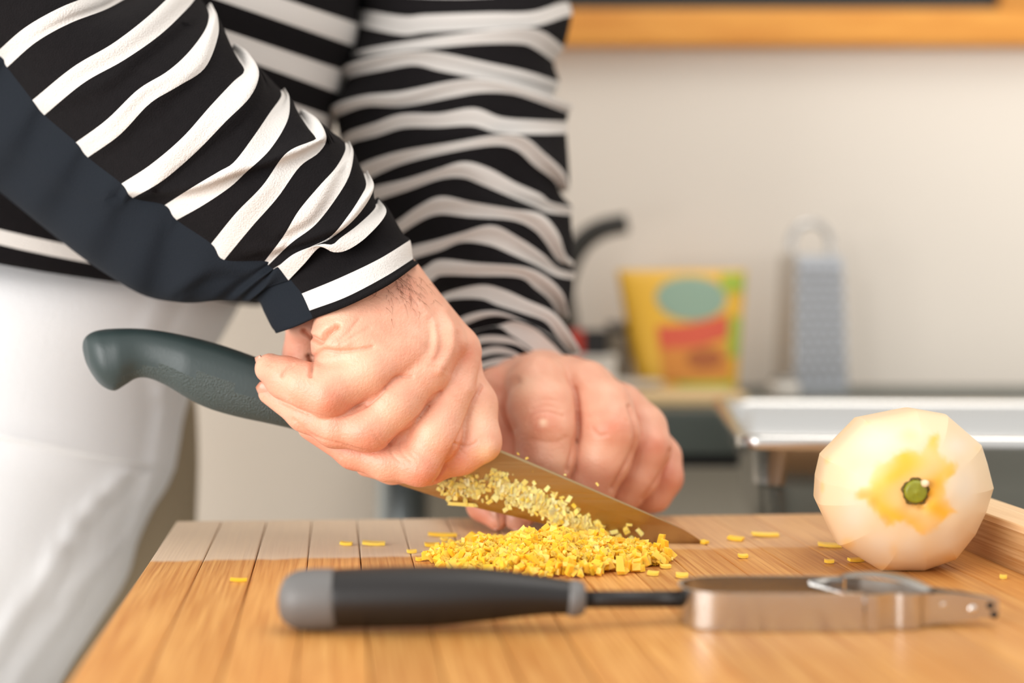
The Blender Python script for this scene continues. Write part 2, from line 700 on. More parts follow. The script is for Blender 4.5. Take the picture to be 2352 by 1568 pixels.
# ------------------------------------------------------------------ cloth lofting
def loft_rows(rows, ncol, sub, nback=14, ncol_a=0):
    """rows: dicts pts=[(px,py)], pre=[(px,py)] (optional leading panel), D, R, Rb, s, th=(a,b,c)"""
    grid = []
    for r in rows:
        th = r.get('th', (0, 180))
        cols = []
        if ncol_a:
            a = np.radians(np.linspace(th[0], th[1], ncol_a + 1))[:-1]
            e = np.radians(th[1])
            t = (np.cos(a[0]) - np.cos(a)) / (np.cos(a[0]) - np.cos(e))
            xy = along(r['pre'] + [r['pts'][0][:2]], t)
            cols.append(np.c_[xy[:, :2], r['D'] - r['R'] * np.sin(a)])
        b0, b1 = (th[1], th[2]) if ncol_a else th
        a = np.radians(np.linspace(b0, b1, ncol))
        t = (np.cos(a[0]) - np.cos(a)) / (np.cos(a[0]) - np.cos(a[-1]))
        xy = along([q[:2] for q in r['pts']], t)
        cols.append(np.c_[xy, r['D'] - r['R'] * np.sin(a)])
        fr = np.concatenate(cols)
        a = np.radians(np.linspace(180, 360, nback + 2))[1:-1]
        t = ((1 + np.cos(a)) / 2)[:, None]
        bk = fr[-1, :2] * (1 - t) + fr[0, :2] * t
        fr = np.concatenate([fr, np.c_[bk, r['D'] - r.get('Rb', r['R']) * np.sin(a)]])
        grid.append(fr)
    G = np.array(grid)                     # rows, cols, 3
    nr, nc, _ = G.shape
    D = catmull(G.reshape(nr, -1), sub).reshape(-1, nc, 3)
    s = np.interp(np.linspace(0, nr - 1, len(D)), np.arange(nr), [r['s'] for r in rows])
    return D, s + 40.0


def grid_faces(nr, nc, wrap=True):
    i, j = np.meshgrid(np.arange(nr - 1), np.arange(nc if wrap else nc - 1), indexing='ij')
    a = i * nc + j
    b = i * nc + (j + 1) % nc
    return np.stack([a.ravel(), (a + nc).ravel(), (b + nc).ravel(), b.ravel()], 1)


def grid_world(G):
    g = G.reshape(-1, 3)
    q = np.stack([(g[:, 0] - CX) * g[:, 2] / F, g[:, 2], -(g[:, 1] - HOR) * g[:, 2] / F], 1)
    return q * S + np.array([0, 0, ZC])


def folds(G, lines):
    """lines: (polyline, height, width): cloth on the left side of the line laps over the right side"""
    g = G.reshape(-1, 3)
    for poly, hgt, wid in lines:
        d, sd = dist_poly(g[:, :2], catmull(poly, 6))
        k = np.exp(-(d / wid) ** 1.5) * hgt
        g[:, 2] += k * np.tanh(sd * d / 7.0) * np.where(sd < 0, 1.0, 0.6)
    return G


def stripes(center):
    """centreline [(px,py,hw)] -> its two edge polylines (above, below along the arm)"""
    c = np.asarray(center, float)
    d = np.gradient(c[:, :2], axis=0)
    d /= np.linalg.norm(d, axis=1)[:, None] + 1e-9
    nrm = np.stack([-d[:, 1], d[:, 0]], 1)
    a = c[:, :2] - nrm * c[:, 2:3]
    b = c[:, :2] + nrm * c[:, 2:3]
    return a.tolist(), b.tolist()


#============================================================== SETTING
def structure(name, vf, mat):
    c = np.asarray(vf[0]).mean(0)
    o = mesh_obj(name, vf[0], vf[1], mat, None, origin=c, smooth=False)
    o['kind'] = 'structure'
    return o


YW = 1500 * S
structure('wall_back', box((0.6, YW + 0.05, 1.3), (6.0, 0.1, 2.6)), M['wall'])
structure('floor', box((0.6, -0.4, -0.05), (6.0, 3.4, 0.1)), M['floor'])

# --- blackboard on the wall
bl, br = P(900, 0, 1490), P(2440, 0, 1490)
fz0, fz1 = P(0, 108, 1490)[2], P(0, 26, 1490)[2]
fw = fz1 - fz0
t = thing('blackboard', 'wood framed blackboard hanging on the pale back wall', 'blackboard', ((bl[0] + br[0]) / 2, YW, fz0))
top = fz0 + 0.52
part('slate', box(((bl[0] + br[0]) / 2, YW - 0.006, (fz0 + top) / 2), (br[0] - bl[0] - fw, 0.008, top - fz0 - fw)), M['slate'], t, False)
part('frame_rail', box(((bl[0] + br[0]) / 2, YW - 0.0105, fz0 + fw / 2), (br[0] - bl[0], 0.021, fw), bev=0.003), M['oak'], t, False)
part('frame_rail', box(((bl[0] + br[0]) / 2, YW - 0.0105, top - fw / 2), (br[0] - bl[0], 0.021, fw), bev=0.003), M['oak'], t, False)
stw = P(2440, 0, 1490)[0] - P(2290, 0, 1490)[0]
part('frame_stile', box((br[0] - stw / 2, YW - 0.0105, (fz0 + top) / 2), (stw, 0.021, top - fz0 - 2 * fw), bev=0.003), M['oak'], t, False)
part('frame_stile', box((bl[0] + stw / 2, YW - 0.0105, (fz0 + top) / 2), (stw, 0.021, top - fz0 - 2 * fw), bev=0.003), M['oak'], t, False)

# --- far counter
DT, DTB = 1195, 1494
zt = P(0, 945, DT)[2]
xl, xr = P(842, 0, DT)[0], 1.3
thk = 36 * S
ct = thing('work_counter', 'dark topped work counter against the back wall', 'counter', ((xl + xr) / 2, (DT + DTB) / 2 * S, 0))
part('countertop', box(((xl + xr) / 2, (DT + DTB) / 2 * S, zt - thk / 2), (xr - xl, (DTB - DT) * S, thk), bev=0.002), M['counter'], ct, False)
part('shadow_strip', box(((xl + xr) / 2, (DT + 12) * S, zt - thk - 0.004), (xr - xl - 0.05, 0.004, 0.010)), M['hole_shadow'], ct, False)  # black strip added as the shadow line below the countertop
for lx in (xl + 0.016, xr - 0.016):
    for ly in (DT * S + 0.03, DTB * S - 0.03):
        part('leg', tube([(lx, ly, 0), (lx, ly, zt - thk)], 0.0125, 14), M['leg'], ct)
part('shade_panel', box(((xl + xr) / 2, DTB * S - 0.06, zt * .5 + .02), (xr - xl - 0.06, 0.012, zt - 0.14)), M['shade_grey'], ct, False)  # grey sheet added to stand for the shaded wall below the counter
part('shelf', box(((xl + xr) / 2, (DT + DTB) / 2 * S + .02, 0.3), (xr - xl - 0.07, (DTB - DT) * S - 0.06, 0.02)), M['table'], ct, False)

# --- near table
zn = ZB - 60 * S
tb = thing('work_table', 'steel work table under the cutting board', 'table', (0.25, 0.58, 0))
part('tabletop', box((0.30, 0.585, zn - 0.015), (0.86, 0.585, 0.03), bev=0.002), M['table'], tb, False)
for lx in (-0.09, 0.69):
    for ly in (0.33, 0.84):
        part('leg', tube([(lx, ly, 0), (lx, ly, zn - 0.03)], 0.015, 12), M['steel_dull'], tb)

#============================================================== CUTTING BOARD
bd0 = np.array([-187.5, 795.0])                    # back-left corner in survey units
va = np.array([0.1227, -1.0])                      # toward the viewer
ua = np.array([1.0, 0.072])                        # to the right
NPL, PW, LEN = 16, 25.0, 390.0
board = thing('cutting_board', 'slatted bamboo cutting board with a raised right rail on the table', 'cutting board',
              (0.02, 0.48, zn))
ez = np.array([0, 0, 1.0])


def slab(u0, u1, v0, v1, z0, z1, bev):
    """board-aligned slab between board coordinates (survey units), z in metres; chamfered top"""
    def pt(u, v, z, i=0.0):
        q = bd0 + ua * u + va * v
        return np.array([q[0] * S, q[1] * S, z])
    e = bev
    ring = lambda z, i: [pt(u0 + i, v0 + i, z), pt(u1 - i, v0 + i, z), pt(u1 - i, v1 - i, z), pt(u0 + i, v1 - i, z)]
    v = ring(z0, 0) + ring(z1 - e * S, 0) + ring(z1 - e * S * 0.3, e * 0.35) + ring(z1, e)
    f = [(3, 2, 1, 0)]
    for k in range(3):
        for j in range(4):
            f.append((k * 4 + j, k * 4 + (j + 1) % 4, k * 4 + 4 + (j + 1) % 4, k * 4 + 4 + j))
    f.append((12, 13, 14, 15))
    return np.array(v), f


rng = random.Random(4)
for k in range(NPL):
    g = 0.1 if k not in (1, 2, 4, 6, 7) else 0.42
    z1 = ZB - rng.uniform(0, 0.00012)
    o = part('plank', slab(k * PW + g, (k + 1) * PW - g * 0.5, rng.uniform(0, 0.5), LEN, zn, z1, 0.6), M['bamboo'], board, False)
# raised rail on the right: a broad lower strip and a top strip
u0 = NPL * PW
part('rail', slab(u0, u0 + 24, 6, LEN, zn, ZB + 18.5 * S, 0.3), M['bamboo_end'], board, False)
part('rail_cap', slab(u0 - 0.3, u0 + 24.3, 5.5, LEN + .5, ZB + 18.5 * S, ZB + 22 * S, 0.8), M['bamboo_cap'], board, False)

#============================================================== KNIFE
DK = 727.0
knife = thing('chef_knife', 'steel kitchen knife with a dark green handle held in the fist', 'knife', P(900, 1248, DK))


TILT = 2.2


def blade_mesh():
    spine = catmull([(860, 930), (1000, 975), (1150, 1033), (1300, 1096), (1450, 1161), (1550, 1206), (1595, 1231), (1614, 1246)], 6)
    edge = catmull([(860, 1080), (900, 1106), (960, 1127), (1050, 1155), (1200, 1191), (1330, 1223), (1400, 1240), (1480, 1248.5), (1560, 1249.5), (1614, 1247.5)], 6)
    n = 60
    ts = np.linspace(0, 1, n)
    sp, ed = along(spine, ts), along(edge, ts)
    lev = [(0.0, 0.85), (0.04, 1.0), (0.35, 0.9), (0.75, 0.55), (0.93, 0.28), (1.0, 0.03)]
    V = []
    for i in range(n):
        tp = min(1, (1 - ts[i]) * 5 + 0.15)
        ring = []
        for a, w in lev:
            xy = sp[i] * (1 - a) + ed[i] * a
            ring.append(P(xy[0], xy[1], DK - 1.35 * w * tp - TILT * (1 - a)))
        for a, w in lev[::-1]:
            xy = sp[i] * (1 - a) + ed[i] * a
            ring.append(P(xy[0], xy[1], DK + 1.35 * w * tp - TILT * (1 - a)))
        V += ring
    m = 2 * len(lev)
    f = [tuple(q) for q in grid_faces(n, m)]
    f.append(tuple(range(m)))
    f.append(tuple((n - 1) * m + j for j in range(m - 1, -1, -1)))
    return np.array(V), f


# brushed steel with lengthwise polishing lines
bmm = M['blade'] = new_mat('knife_steel', (184, 158, 118), 0.3, 1.0)
nt = bmm.node_tree
tc = nt.nodes.new('ShaderNodeTexCoord')
mp = nt.nodes.new('ShaderNodeMapping')
mp.inputs['Rotation'].default_value = (0, math.radians(-21), 0)
mp.inputs['Scale'].default_value = (8, 100, 900)
nz = nt.nodes.new('ShaderNodeTexNoise')
nz.inputs['Scale'].default_value = 1.0
nz.inputs['Detail'].default_value = 2
nt.links.new(tc.outputs['Object'], mp.inputs[0])
nt.links.new(mp.outputs[0], nz.inputs['Vector'])
mr = nt.nodes.new('ShaderNodeMapRange')
mr.inputs[3].default_value = 0.2
mr.inputs[4].default_value = 0.42
nt.links.new(nz.outputs['Fac'], mr.inputs[0])
nt.links.new(mr.outputs[0], nt.nodes['Principled BSDF'].inputs['Roughness'])
part('blade', blade_mesh(), M['blade'], knife, smooth=False)

st = [((189, 798), (190, 806)), ((191, 783), (197, 832)), ((200, 770), (213, 862)), ((216, 761), (234, 886)), ((240, 756), (262, 897)),
      ((275, 754), (287, 884)), ((312, 754), (312, 869)), ((350, 757), (340, 868)), ((400, 765), (382, 885)), ((450, 776), (430, 914)),
      ((505, 791), (480, 938)), ((570, 813), (545, 957)), ((640, 840), (620, 973)), ((720, 872), (690, 990)), ((800, 905), (770, 1018)),
      ((870, 935), (845, 1050)), ((905, 950), (880, 1075))]


def handle_mesh(lo_t, hi_t):
    """handle surface between cross-section angles; sections are superellipses from top to bottom edge"""
    A = catmull([a + b for a, b in st], 4)
    n = 28
    V = []
    for i, (x0, y0, x1, y1) in enumerate(A):
        half = math.hypot(x1 - x0, y1 - y0) / 2 * DK / F
        w = min(half, 15.0) * 0.86 if i > 6 else half * 0.75
        for j in range(n):
            th = 2 * math.pi * j / n
            c, s_ = math.cos(th), math.sin(th)
            k = 0.5 - 0.5 * math.copysign(abs(c) ** 0.85, c)
            V.append(P(x0 + (x1 - x0) * k, y0 + (y1 - y0) * k, DK - w * math.copysign(abs(s_) ** 0.9, s_)))
    f = [tuple(q) for q in grid_faces(len(A), n)]
    f.append(tuple(range(n)))
    f.append(tuple((len(A) - 1) * n + j for j in range(n - 1, -1, -1)))
    return np.array(V), f


hv, hf = handle_mesh(0, 1)
hp = (hv - np.array([0, 0, ZC])) / S
pp = proj(hp)
dln, sdl = dist_poly(pp, catmull([(255, 905), (285, 862), (330, 838), (390, 836), (460, 853), (540, 880), (640, 920), (760, 965), (880, 1010)], 6))
below = (sdl > 0)
midx = [1 if np.mean([below[i] for i in q]) > 0.5 else 0 for q in hf]
# the stippled grip is its own slightly recessed part
faces0 = [q for q, m_ in zip(hf, midx) if m_ == 0]
faces1 = [q for q, m_ in zip(hf, midx) if m_ == 1]


def submesh(v, fs):
    used = sorted({i for q in fs for i in q})
    mp_ = {a: b for b, a in enumerate(used)}
    return v[used], [tuple(mp_[i] for i in q) for q in fs]


hd = part('handle', submesh(hv, faces0), M['knife_handle'], knife)
part('grip_panel', submesh(hv, faces1), M['stipple'], hd)['label'] = 'stippled lower half of the handle'

#============================================================== PEELED SQUASH
sq_c = Q(2085, 1127, 656)
sil = [(1425, 100), (1595, 130), (1780, 290), (1812, 390), (1845, 520), (1805, 650), (1745, 775), (1640, 908), (1465, 970), (1235, 968),
       (1010, 830), (905, 610), (912, 490), (940, 370), (1150, 155)]
sil = [(1500 + .426 * u, 900 + .426 * v) for u, v in sil]
poly = np.array([[(x - 2085) * 660 / F, -(y - 1127) * 660 / F] for x, y in sil])
sect = [(0.02, 635.5), (0.08, 635.4), (0.13, 634.6), (0.2, 634.2), (0.3, 635.0), (0.42, 636.4), (0.55, 638.6), (0.67, 641.5), (0.78, 645),
        (0.87, 649), (0.94, 653), (0.985, 657.0), (1.0, 661), (1.0, 667), (0.985, 677), (0.95, 688), (0.88, 700), (0.77, 712), (0.6, 724), (0.35, 733), (0.1, 737), (0.01, 737.5)]
sect = np.array(catmull(sect, 3))
NF, NS = len(poly), 12
V, FA, peel, brown = [], [], [], []
rg = np.random.default_rng(3)
for e in range(NF):
    a, b = poly[e], poly[(e + 1) % NF]
    base = len(V)
    for sc_, D in sect:
        for j in range(NS + 1):
            t_ = j / NS
            p2 = a * (1 - t_) + b * t_
            rad = np.linalg.norm(p2)
            roundness = np.clip(1 - (sc_ - 0.62) / 0.36, 0, 1) if D < 660 else 0
            p2 = p2 * (1 - roundness) + p2 / rad * 39.0 * roundness
            x, z = p2 * sc_
            ang = math.atan2(z, x)
            r = math.hypot(x, z)
            wob = 0.35 * math.sin(5 * ang + 1) * math.sin(r * .35)
            V.append([sq_c[0] + x + (D - 656) * 0.05, D + (wob if r < 30 else 0) * 0.6, sq_c[2] + z])
    nr = len(sect)
    for q in grid_faces(nr, NS + 1, False):
        FA.append(tuple(int(i) + base for i in q[::-1]))
V = np.array(V)
sp = proj(V)
star = np.array([(1140, 265), (1120, 410), (1180, 500), (1290, 560), (1270, 640), (1195, 690), (1210, 880), (1290, 970), (1150, 1100), (1015, 1205), (920, 1140), (860, 1070), (760, 1080),
                 (680, 1115), (600, 1010), (530, 910), (390, 830), (430, 780), (520, 740), (560, 560), (700, 520), (800, 435), (980, 440), (1040, 340)], float)
star = np.stack([1860 + .2615 * star[:, 0], 920 + .2615 * star[:, 1]], 1)
starc = np.vstack([star, star[:1]])
wob = np.stack([np.sin(sp[:, 0] * .16 + 2 * np.sin(sp[:, 1] * .11)), np.sin(sp[:, 1] * .17 + 2 * np.sin(sp[:, 0] * .13))], 1) * 3
dS, _ = dist_poly(sp + wob, starc)
ins = np.zeros(len(sp), bool)
for (x0, y0), (x1, y1) in zip(starc[:-1], starc[1:]):
    c_ = ((y0 > sp[:, 1] + wob[:, 1]) != (y1 > sp[:, 1] + wob[:, 1]))
    ins ^= c_ & (sp[:, 0] + wob[:, 0] < (x1 - x0) * (sp[:, 1] + wob[:, 1] - y0) / (y1 - y0 + 1e-9) + x0)
front = V[:, 1] < 664
dS = np.where(ins, dS, -dS)
peel = np.where(front, 1 / (1 + np.exp(-dS / 3.2)), 0) * (0.82 + 0.18 * np.sin(sp[:, 0] * .05 + 2 * np.sin(sp[:, 1] * .04)))


def blobs(lst):
    out = np.zeros(len(sp))
    for x, y, rx, ry, a in lst:
        out = np.maximum(out, a * np.exp(-((sp[:, 0] - 1860 - .2615 * x) / (rx * .2615)) ** 2 - ((sp[:, 1] - 920 - .2615 * y) / (ry * .2615)) ** 2))
    return out


cream = 0.24 - blobs([(600, 370, 230, 140, .24), (390, 1010, 130, 160, .24), (1350, 760, 130, 190, .24), (1290, 400, 110, 90, .24), (620, 1270, 140, 120, .2), (880, 1310, 110, 110, .2), (1230, 1230, 130, 120, .16)])
cream = np.maximum(cream, blobs([(880, 300, 130, 100, .42), (330, 1260, 90, 70, .6), (150, 520, 40, 60, .5), (110, 760, 30, 80, .5), (640, 1470, 130, 50, .55), (1260, 1390, 150, 60, .5), (1480, 420, 60, 70, .35), (740, 1330, 50, 120, .35), (1030, 1370, 50, 120, .3), (500, 190, 60, 30, .35)]))
peel = np.clip(np.maximum(peel, np.where(V[:, 1] < 672, cream, .3)), 0, 1)
brown = blobs([(925, 790, 190, 180, .5), (480, 820, 90, 40, .55), (560, 880, 40, 60, .5), (660, 1040, 50, 60, .45), (850, 960, 160, 60, .35), (940, 930, 100, 40, .5), (1060, 740, 50, 50, .6), (960, 940, 70, 20, .6)]) * front * np.clip(peel * 1.3, 0, 1)
squash = thing('peeled_squash', 'peeled round yellow squash resting on its side, green stem facing out', 'squash', W([sq_c[0], 660, -133]))
part('flesh', (W(np.array(V)), FA), M['squash'], squash, attrs={'peel': peel, 'brown': brown})
sc0 = np.array([2102, 1128])
stq = Q(sc0[0], sc0[1], 634.5)
stem = part('stem', lathe(W(stq), [(0.0005, -3.2 * S), (2.2 * S, -2.2 * S), (3.8 * S, -2.7 * S), (4.8 * S, -2.2 * S), (5.3 * S, -0.2 * S), (5.4 * S, 3 * S)], 24, (0.08, 1, 0.05)), M['stem'], squash)
part('stem_nib', tube([W(stq + [3.4, -1.5, 3.6]), W(stq + [3.6, -4.6, 4.2]), W(stq + [3.8, -5.4, 4.4])], [1.9 * S, 1.5 * S, .7 * S], 10), M['stem_tip'], stem)
ring = []
for j in range(41):
    a_ = 2 * math.pi * j / 40
    rr = 5.6 + 0.4 * math.sin(5 * a_) + .3 * math.sin(11 * a_)
    ring.append(W(stq + [rr * math.cos(a_), -0.4, rr * math.sin(a_)]))
part('stem_scar', tube(ring, 0.5 * S, 8, cap=False), M['stem_ring'], stem)

#============================================================== CHOPPED PEEL
def shard(c, size, R):
    b = np.array([[i, j, k] for i in (-.5, .5) for j in (-.5, .5) for k in (-.5, .5)])
    b = b * (1 + rgp.uniform(-.3, .3, (8, 3))) * size
    return b @ R.T + c


SHF = np.array([(0, 1, 3, 2), (4, 6, 7, 5), (0, 4, 5, 1), (2, 3, 7, 6), (0, 2, 6, 4), (1, 5, 7, 3)])
rgp = np.random.default_rng(11)


def rot(e):
    from mathutils import Euler
    return np.array(Euler(tuple(e)).to_matrix())


# the heap
cxm, cdm = (1255 - CX) * 686 / F, 686.0
HV, HF, HT = [], [], []


def heap_h(x, d):
    u, w = (x - cxm) / 60.0, (d - cdm) / 46.0
    r = math.hypot(u, w)
    if r > 1:
        return -1
    top = 11.6 - 2.4 / (1 + math.exp((x - cxm + 17) / 3.0))
    return top * (1 - r) ** 0.62 * (1 + 0.12 * math.sin(x * 0.33) + 0.1 * math.sin(x * .8 + d * .3))


n = 0
while n < 2600:
    x, d = cxm + rgp.normal(0, 27), cdm + rgp.normal(0, 20)
    hh = heap_h(x, d)
    if hh < 0:
        continue
    z = rgp.uniform(max(0.9, hh - 4.0), max(1.0, hh))
    L = rgp.uniform(2.6, 4.8)
    sz = np.array([L, L * rgp.uniform(.55, .95), rgp.uniform(1.4, 2.6)])
    if rgp.random() < 0.06:
        sz[0] *= 1.9
    HF.append(SHF + len(HV) * 8)
    q_ = shard(np.array([x, d, -HCAM + z + .6]), sz, rot(rgp.uniform(-3, 3, 3) * np.array([.5, .5, 1])))
    q_[:, 2] += max(0, -HCAM + .12 - q_[:, 2].min())
    HV.append(q_)
    HT.append(np.full(8, max(0, rgp.normal(0.06, 0.1)) + (0.4 if rgp.random() < 0.03 else 0)))
    n += 1
# a solid core keeps the heap from being hollow
core = lathe(W([cxm, cdm, -HCAM + .05]), [(1 * S, 9.5 * S), (12 * S, 8 * S), (25 * S, 5 * S), (34 * S, 2 * S), (37 * S, 0.0)], 24)
hvv = np.concatenate(HV)
hw = np.concatenate([W(hvv), core[0]])
hff = [tuple(q) for q in np.concatenate(HF)] + [tuple(i + len(hvv) for i in q) for q in core[1]]
heap = mesh_obj('chopped_peel', hw, hff, M['mince'], None, origin=W([cxm, cdm, -HCAM]), smooth=False,
                attrs={'tone': np.concatenate(HT + [np.zeros(len(core[0]))])})
tag(heap, 'heap of finely chopped yellow peel on the board under the knife', 'chopped peel', kind='stuff')

# the layer stuck to the blade
HV, HF, HT = [], [], []
bl_poly = [(1035, 1120, 26), (1080, 1115, 34), (1150, 1108, 32), (1180, 1135, 44), (1230, 1150, 42), (1275, 1175, 40), (1320, 1195, 26), (1350, 1205, 16)]
for x0, y0, sp in bl_poly:
    for _ in range(int(sp * 1.9)):
        x = x0 + rgp.normal(0, 20)
        y = y0 + np.clip(rgp.normal(0, sp * 0.42), -sp * .95, sp * .95) + (x - x0) * 0.3
        L = rgp.uniform(1.6, 3.8)
        sz = np.array([L, rgp.uniform(.3, .7), L * rgp.uniform(.45, .9)])
        dd = DK - 2.0 - rgp.uniform(.1, 1.6)
        HF.append(SHF + len(HV) * 8)
        HV.append(shard(Q(x, y, dd), sz, rot([rgp.normal(0, .3), rgp.uniform(-3, 3), rgp.normal(0, .3)])))
        HT.append(np.full(8, np.clip(rgp.normal(0.72, 0.25), 0, 1)))
for x, y in [(1380, 1212), (1395, 1225), (1410, 1222), (1437, 1215), (1440, 1222), (1470, 1222), (1445, 1205), (1370, 1200), (1270, 1128), (1290, 1142), (1235, 1132),
             (1232, 1078), (1262, 1087), (1298, 1090), (1225, 1080), (1415, 1158), (1210, 1052), (1372, 1112), (1190, 1042), (1350, 1185), (1345, 1215), (1420, 1232), (1450, 1236)]:
    HF.append(SHF + len(HV) * 8)
    small = 0.45 if y < 1125 else 1
    HV.append(shard(Q(x, y, DK - 2.3 - (.6 if y < 1125 else 0)), np.array([rgp.uniform(2, 4) * small, .6, rgp.uniform(1.2, 2.2) * small]), rot([0, rgp.uniform(-1, 1), 0])))
    HT.append(np.full(8, np.clip(rgp.normal(0.5, 0.25), 0, 1)))
stuck = mesh_obj('stuck_peel', W(np.concatenate(HV)), np.concatenate(HF), M['mince'], None, origin=P(1200, 1150, DK - 2), smooth=False,
                 attrs={'tone': np.concatenate(HT)})
tag(stuck, 'pale yellow chopped bits clinging to the near face of the knife blade', 'chopped peel', kind='stuff')

# loose scraps, each its own thing (px, py, length px, width px, angle, label)
scraps = [
    (858, 1249, 52, 11, 4, 'yellow peel strip lying alone on the pale board end, left of the heap'),
    (795, 1249, 28, 8, -8, 'small yellow peel scrap by the board joint, leftmost of the pale end'),
    (1016, 1229, 66, 8, 3, 'long thin peel sliver behind the heap below the knife heel'),
    (1020, 1239, 16, 10, 20, 'square peel crumb just under the thin sliver behind the heap'),
    (990, 1252, 30, 10, 12, 'peel scrap left of the heap, between sliver and heap edge'),
    (945, 1267, 22, 7, 15, 'small curled peel scrap furthest left beside the heap'),
    (962, 1285, 16, 7, 10, 'tiny peel crumb at the left foot of the heap'),
    (998, 1272, 46, 10, 14, 'long peel piece sticking out from the left side of the heap'),
    (548, 1333, 38, 5, 4, 'thin peel thread on the left slats of the board'),
    (1690, 1238, 36, 12, -30, 'curled peel scrap on the board right of the knife tip'),
    (1757, 1229, 62, 11, 5, 'long yellow peel strip between knife tip and squash'),
    (1906, 1253, 54, 11, -5, 'peel strip touching the left side of the peeled squash'),
    (1706, 1278, 22, 9, 5, 'oval peel crumb on the board between heap and squash'),
    (1566, 1323, 28, 14, -4, 'thick peel crumb right of the heap near the peeler'),
    (1904, 1290, 22, 7, -6, 'small peel crumb left below the squash'),
    (1966, 1287, 40, 9, 20, 'flat peel scrap under the lower left of the squash'),
    (2304, 1326, 16, 8, -20, 'tiny peel crumb on the board beside the right rail'),
    (1500, 1318, 26, 10, -15, 'peel crumb at the right foot of the heap'),
    (1528, 1302, 24, 9, 12, 'pointed peel crumb just right of the heap'),
    (1618, 1246, 20, 9, -60, 'yellow peel scrap stuck at the very tip of the knife'),
]
for x, y, L, w, an, lab in scraps:
    D = 133 * F / (y + 3 - HOR)
    m_ = D / F
    R = rot([0.1, 0.06, math.radians(an)])
    # a bent little strip of 3 segments
    vs, fs = [], []
    for i in range(4):
        u = (i / 3 - .5) * L * m_
        ww = w * m_ * (0.5 + 0.5 * math.sin(math.pi * (0.2 + 0.6 * i / 3))) * .9
        zc = 1.0 + 0.9 * abs(i / 3 - .45) ** 1.5
        for dy, dz in ((-ww, -.7), (-ww, .7), (ww, .7), (ww, -.7)):
            vs.append(np.array([u, dy, zc + dz + .15]) @ R.T)
    for i in range(3):
        for j in range(4):
            fs.append((i * 4 + j, i * 4 + 4 + j, i * 4 + 4 + (j + 1) % 4, i * 4 + (j + 1) % 4))
    fs += [(0, 1, 2, 3), (15, 14, 13, 12)]
    base = Q(x, y + 3, D)
    vs = np.array(vs)
    vs[:, 2] -= vs[:, 2].min() - 0.05
    o = mesh_obj('peel_scrap', W(vs + base), fs, M['mince'], None, origin=W(base), smooth=False, attrs={'tone': np.full(16, rgp.uniform(.0, .35))})
    tag(o, lab, 'peel', 'loose peel scraps on the board')
HVs = shard(Q(1062, 1158, DK - 2.4), np.array([14, .8, 2.0]), rot([0, .06, 0]))
o = mesh_obj('peel_scrap', W(HVs), SHF, M['mince'], None, origin=P(1062, 1158, DK), smooth=False, attrs={'tone': np.full(8, .6)})
tag(o, 'longest pale peel strip hanging off the knife heel edge', 'peel', 'loose peel scraps on the board')

#============================================================== PEELER IN THE FOREGROUND
DZ = 546.0
pe = thing('vegetable_peeler', 'black handled steel peeler lying across the board front', 'peeler', P(1470, 1450, DZ))
hp_ = [(772, 1374, 66), (790, 1373, 67), (900, 1370, 68.5), (1000, 1368, 68), (1100, 1365, 62), (1180, 1365, 53), (1250, 1367, 44), (1295, 1370, 40), (1315, 1372, 38), (1338, 1374, 34), (1342, 1374, 20)]
hc = catmull(hp_, 4)
hd = part('handle', tube([P(a, b, DZ) for a, b, _ in hc], [c * DZ / F * S for _, _, c in hc], 28), M['black'], pe)
cp = catmull([(640, 1378, 6), (644, 1378, 30), (655, 1378, 50), (680, 1377, 65), (715, 1376, 69.5), (750, 1375, 69.5), (768, 1374.5, 68), (776, 1374, 62)], 4)
part('end_cap', tube([P(a, b, DZ) for a, b, _ in cp], [c * DZ / F * S for _, _, c in cp], 28), M['grey_cap'], hd)['label'] = 'grey rounded end cap'
rc = [(1306, 1372, 40), (1318, 1373, 42), (1332, 1374, 40), (1343, 1374.5, 33), (1346, 1374.5, 18)]
part('ferrule', tube([P(a, b, DZ) for a, b, _ in rc], [c * DZ / F * S for _, _, c in rc], 24), M['grey_cap'], hd)
part('shank', tube([P(1330, 1376, DZ + 2), P(1450, 1376, DZ + 8), P(1572, 1375, DZ + 13)], 20 * DZ / F * S, 12), M['black'], pe)


def ribbon(path, z0, z1, th):
    """upright strip along a plan path [(x, D)], survey units"""
    p = catmull(path, 12)
    T = np.gradient(p, axis=0)
    T /= np.linalg.norm(T, axis=1)[:, None]
    N_ = np.stack([-T[:, 1], T[:, 0]], 1) * th / 2
    zz0 = np.broadcast_to(z0, len(p)) if np.isscalar(z0) else np.interp(np.linspace(0, 1, len(p)), np.linspace(0, 1, len(z0)), z0)
    zz1 = np.broadcast_to(z1, len(p)) if np.isscalar(z1) else np.interp(np.linspace(0, 1, len(p)), np.linspace(0, 1, len(z1)), z1)
    V = []
    for i in range(len(p)):
        a, b = p[i] - N_[i], p[i] + N_[i]
        V += [[a[0], a[1], zz0[i]], [a[0], a[1], zz1[i]], [b[0], b[1], zz1[i]], [b[0], b[1], zz0[i]]]
    f = [tuple(q) for q in grid_faces(len(p), 4)]
    f += [(0, 1, 2, 3), tuple(len(V) - 4 + k for k in (3, 2, 1, 0))]
    return W(np.array(V) + np.array([0, 0, 0.3 - HCAM])), f


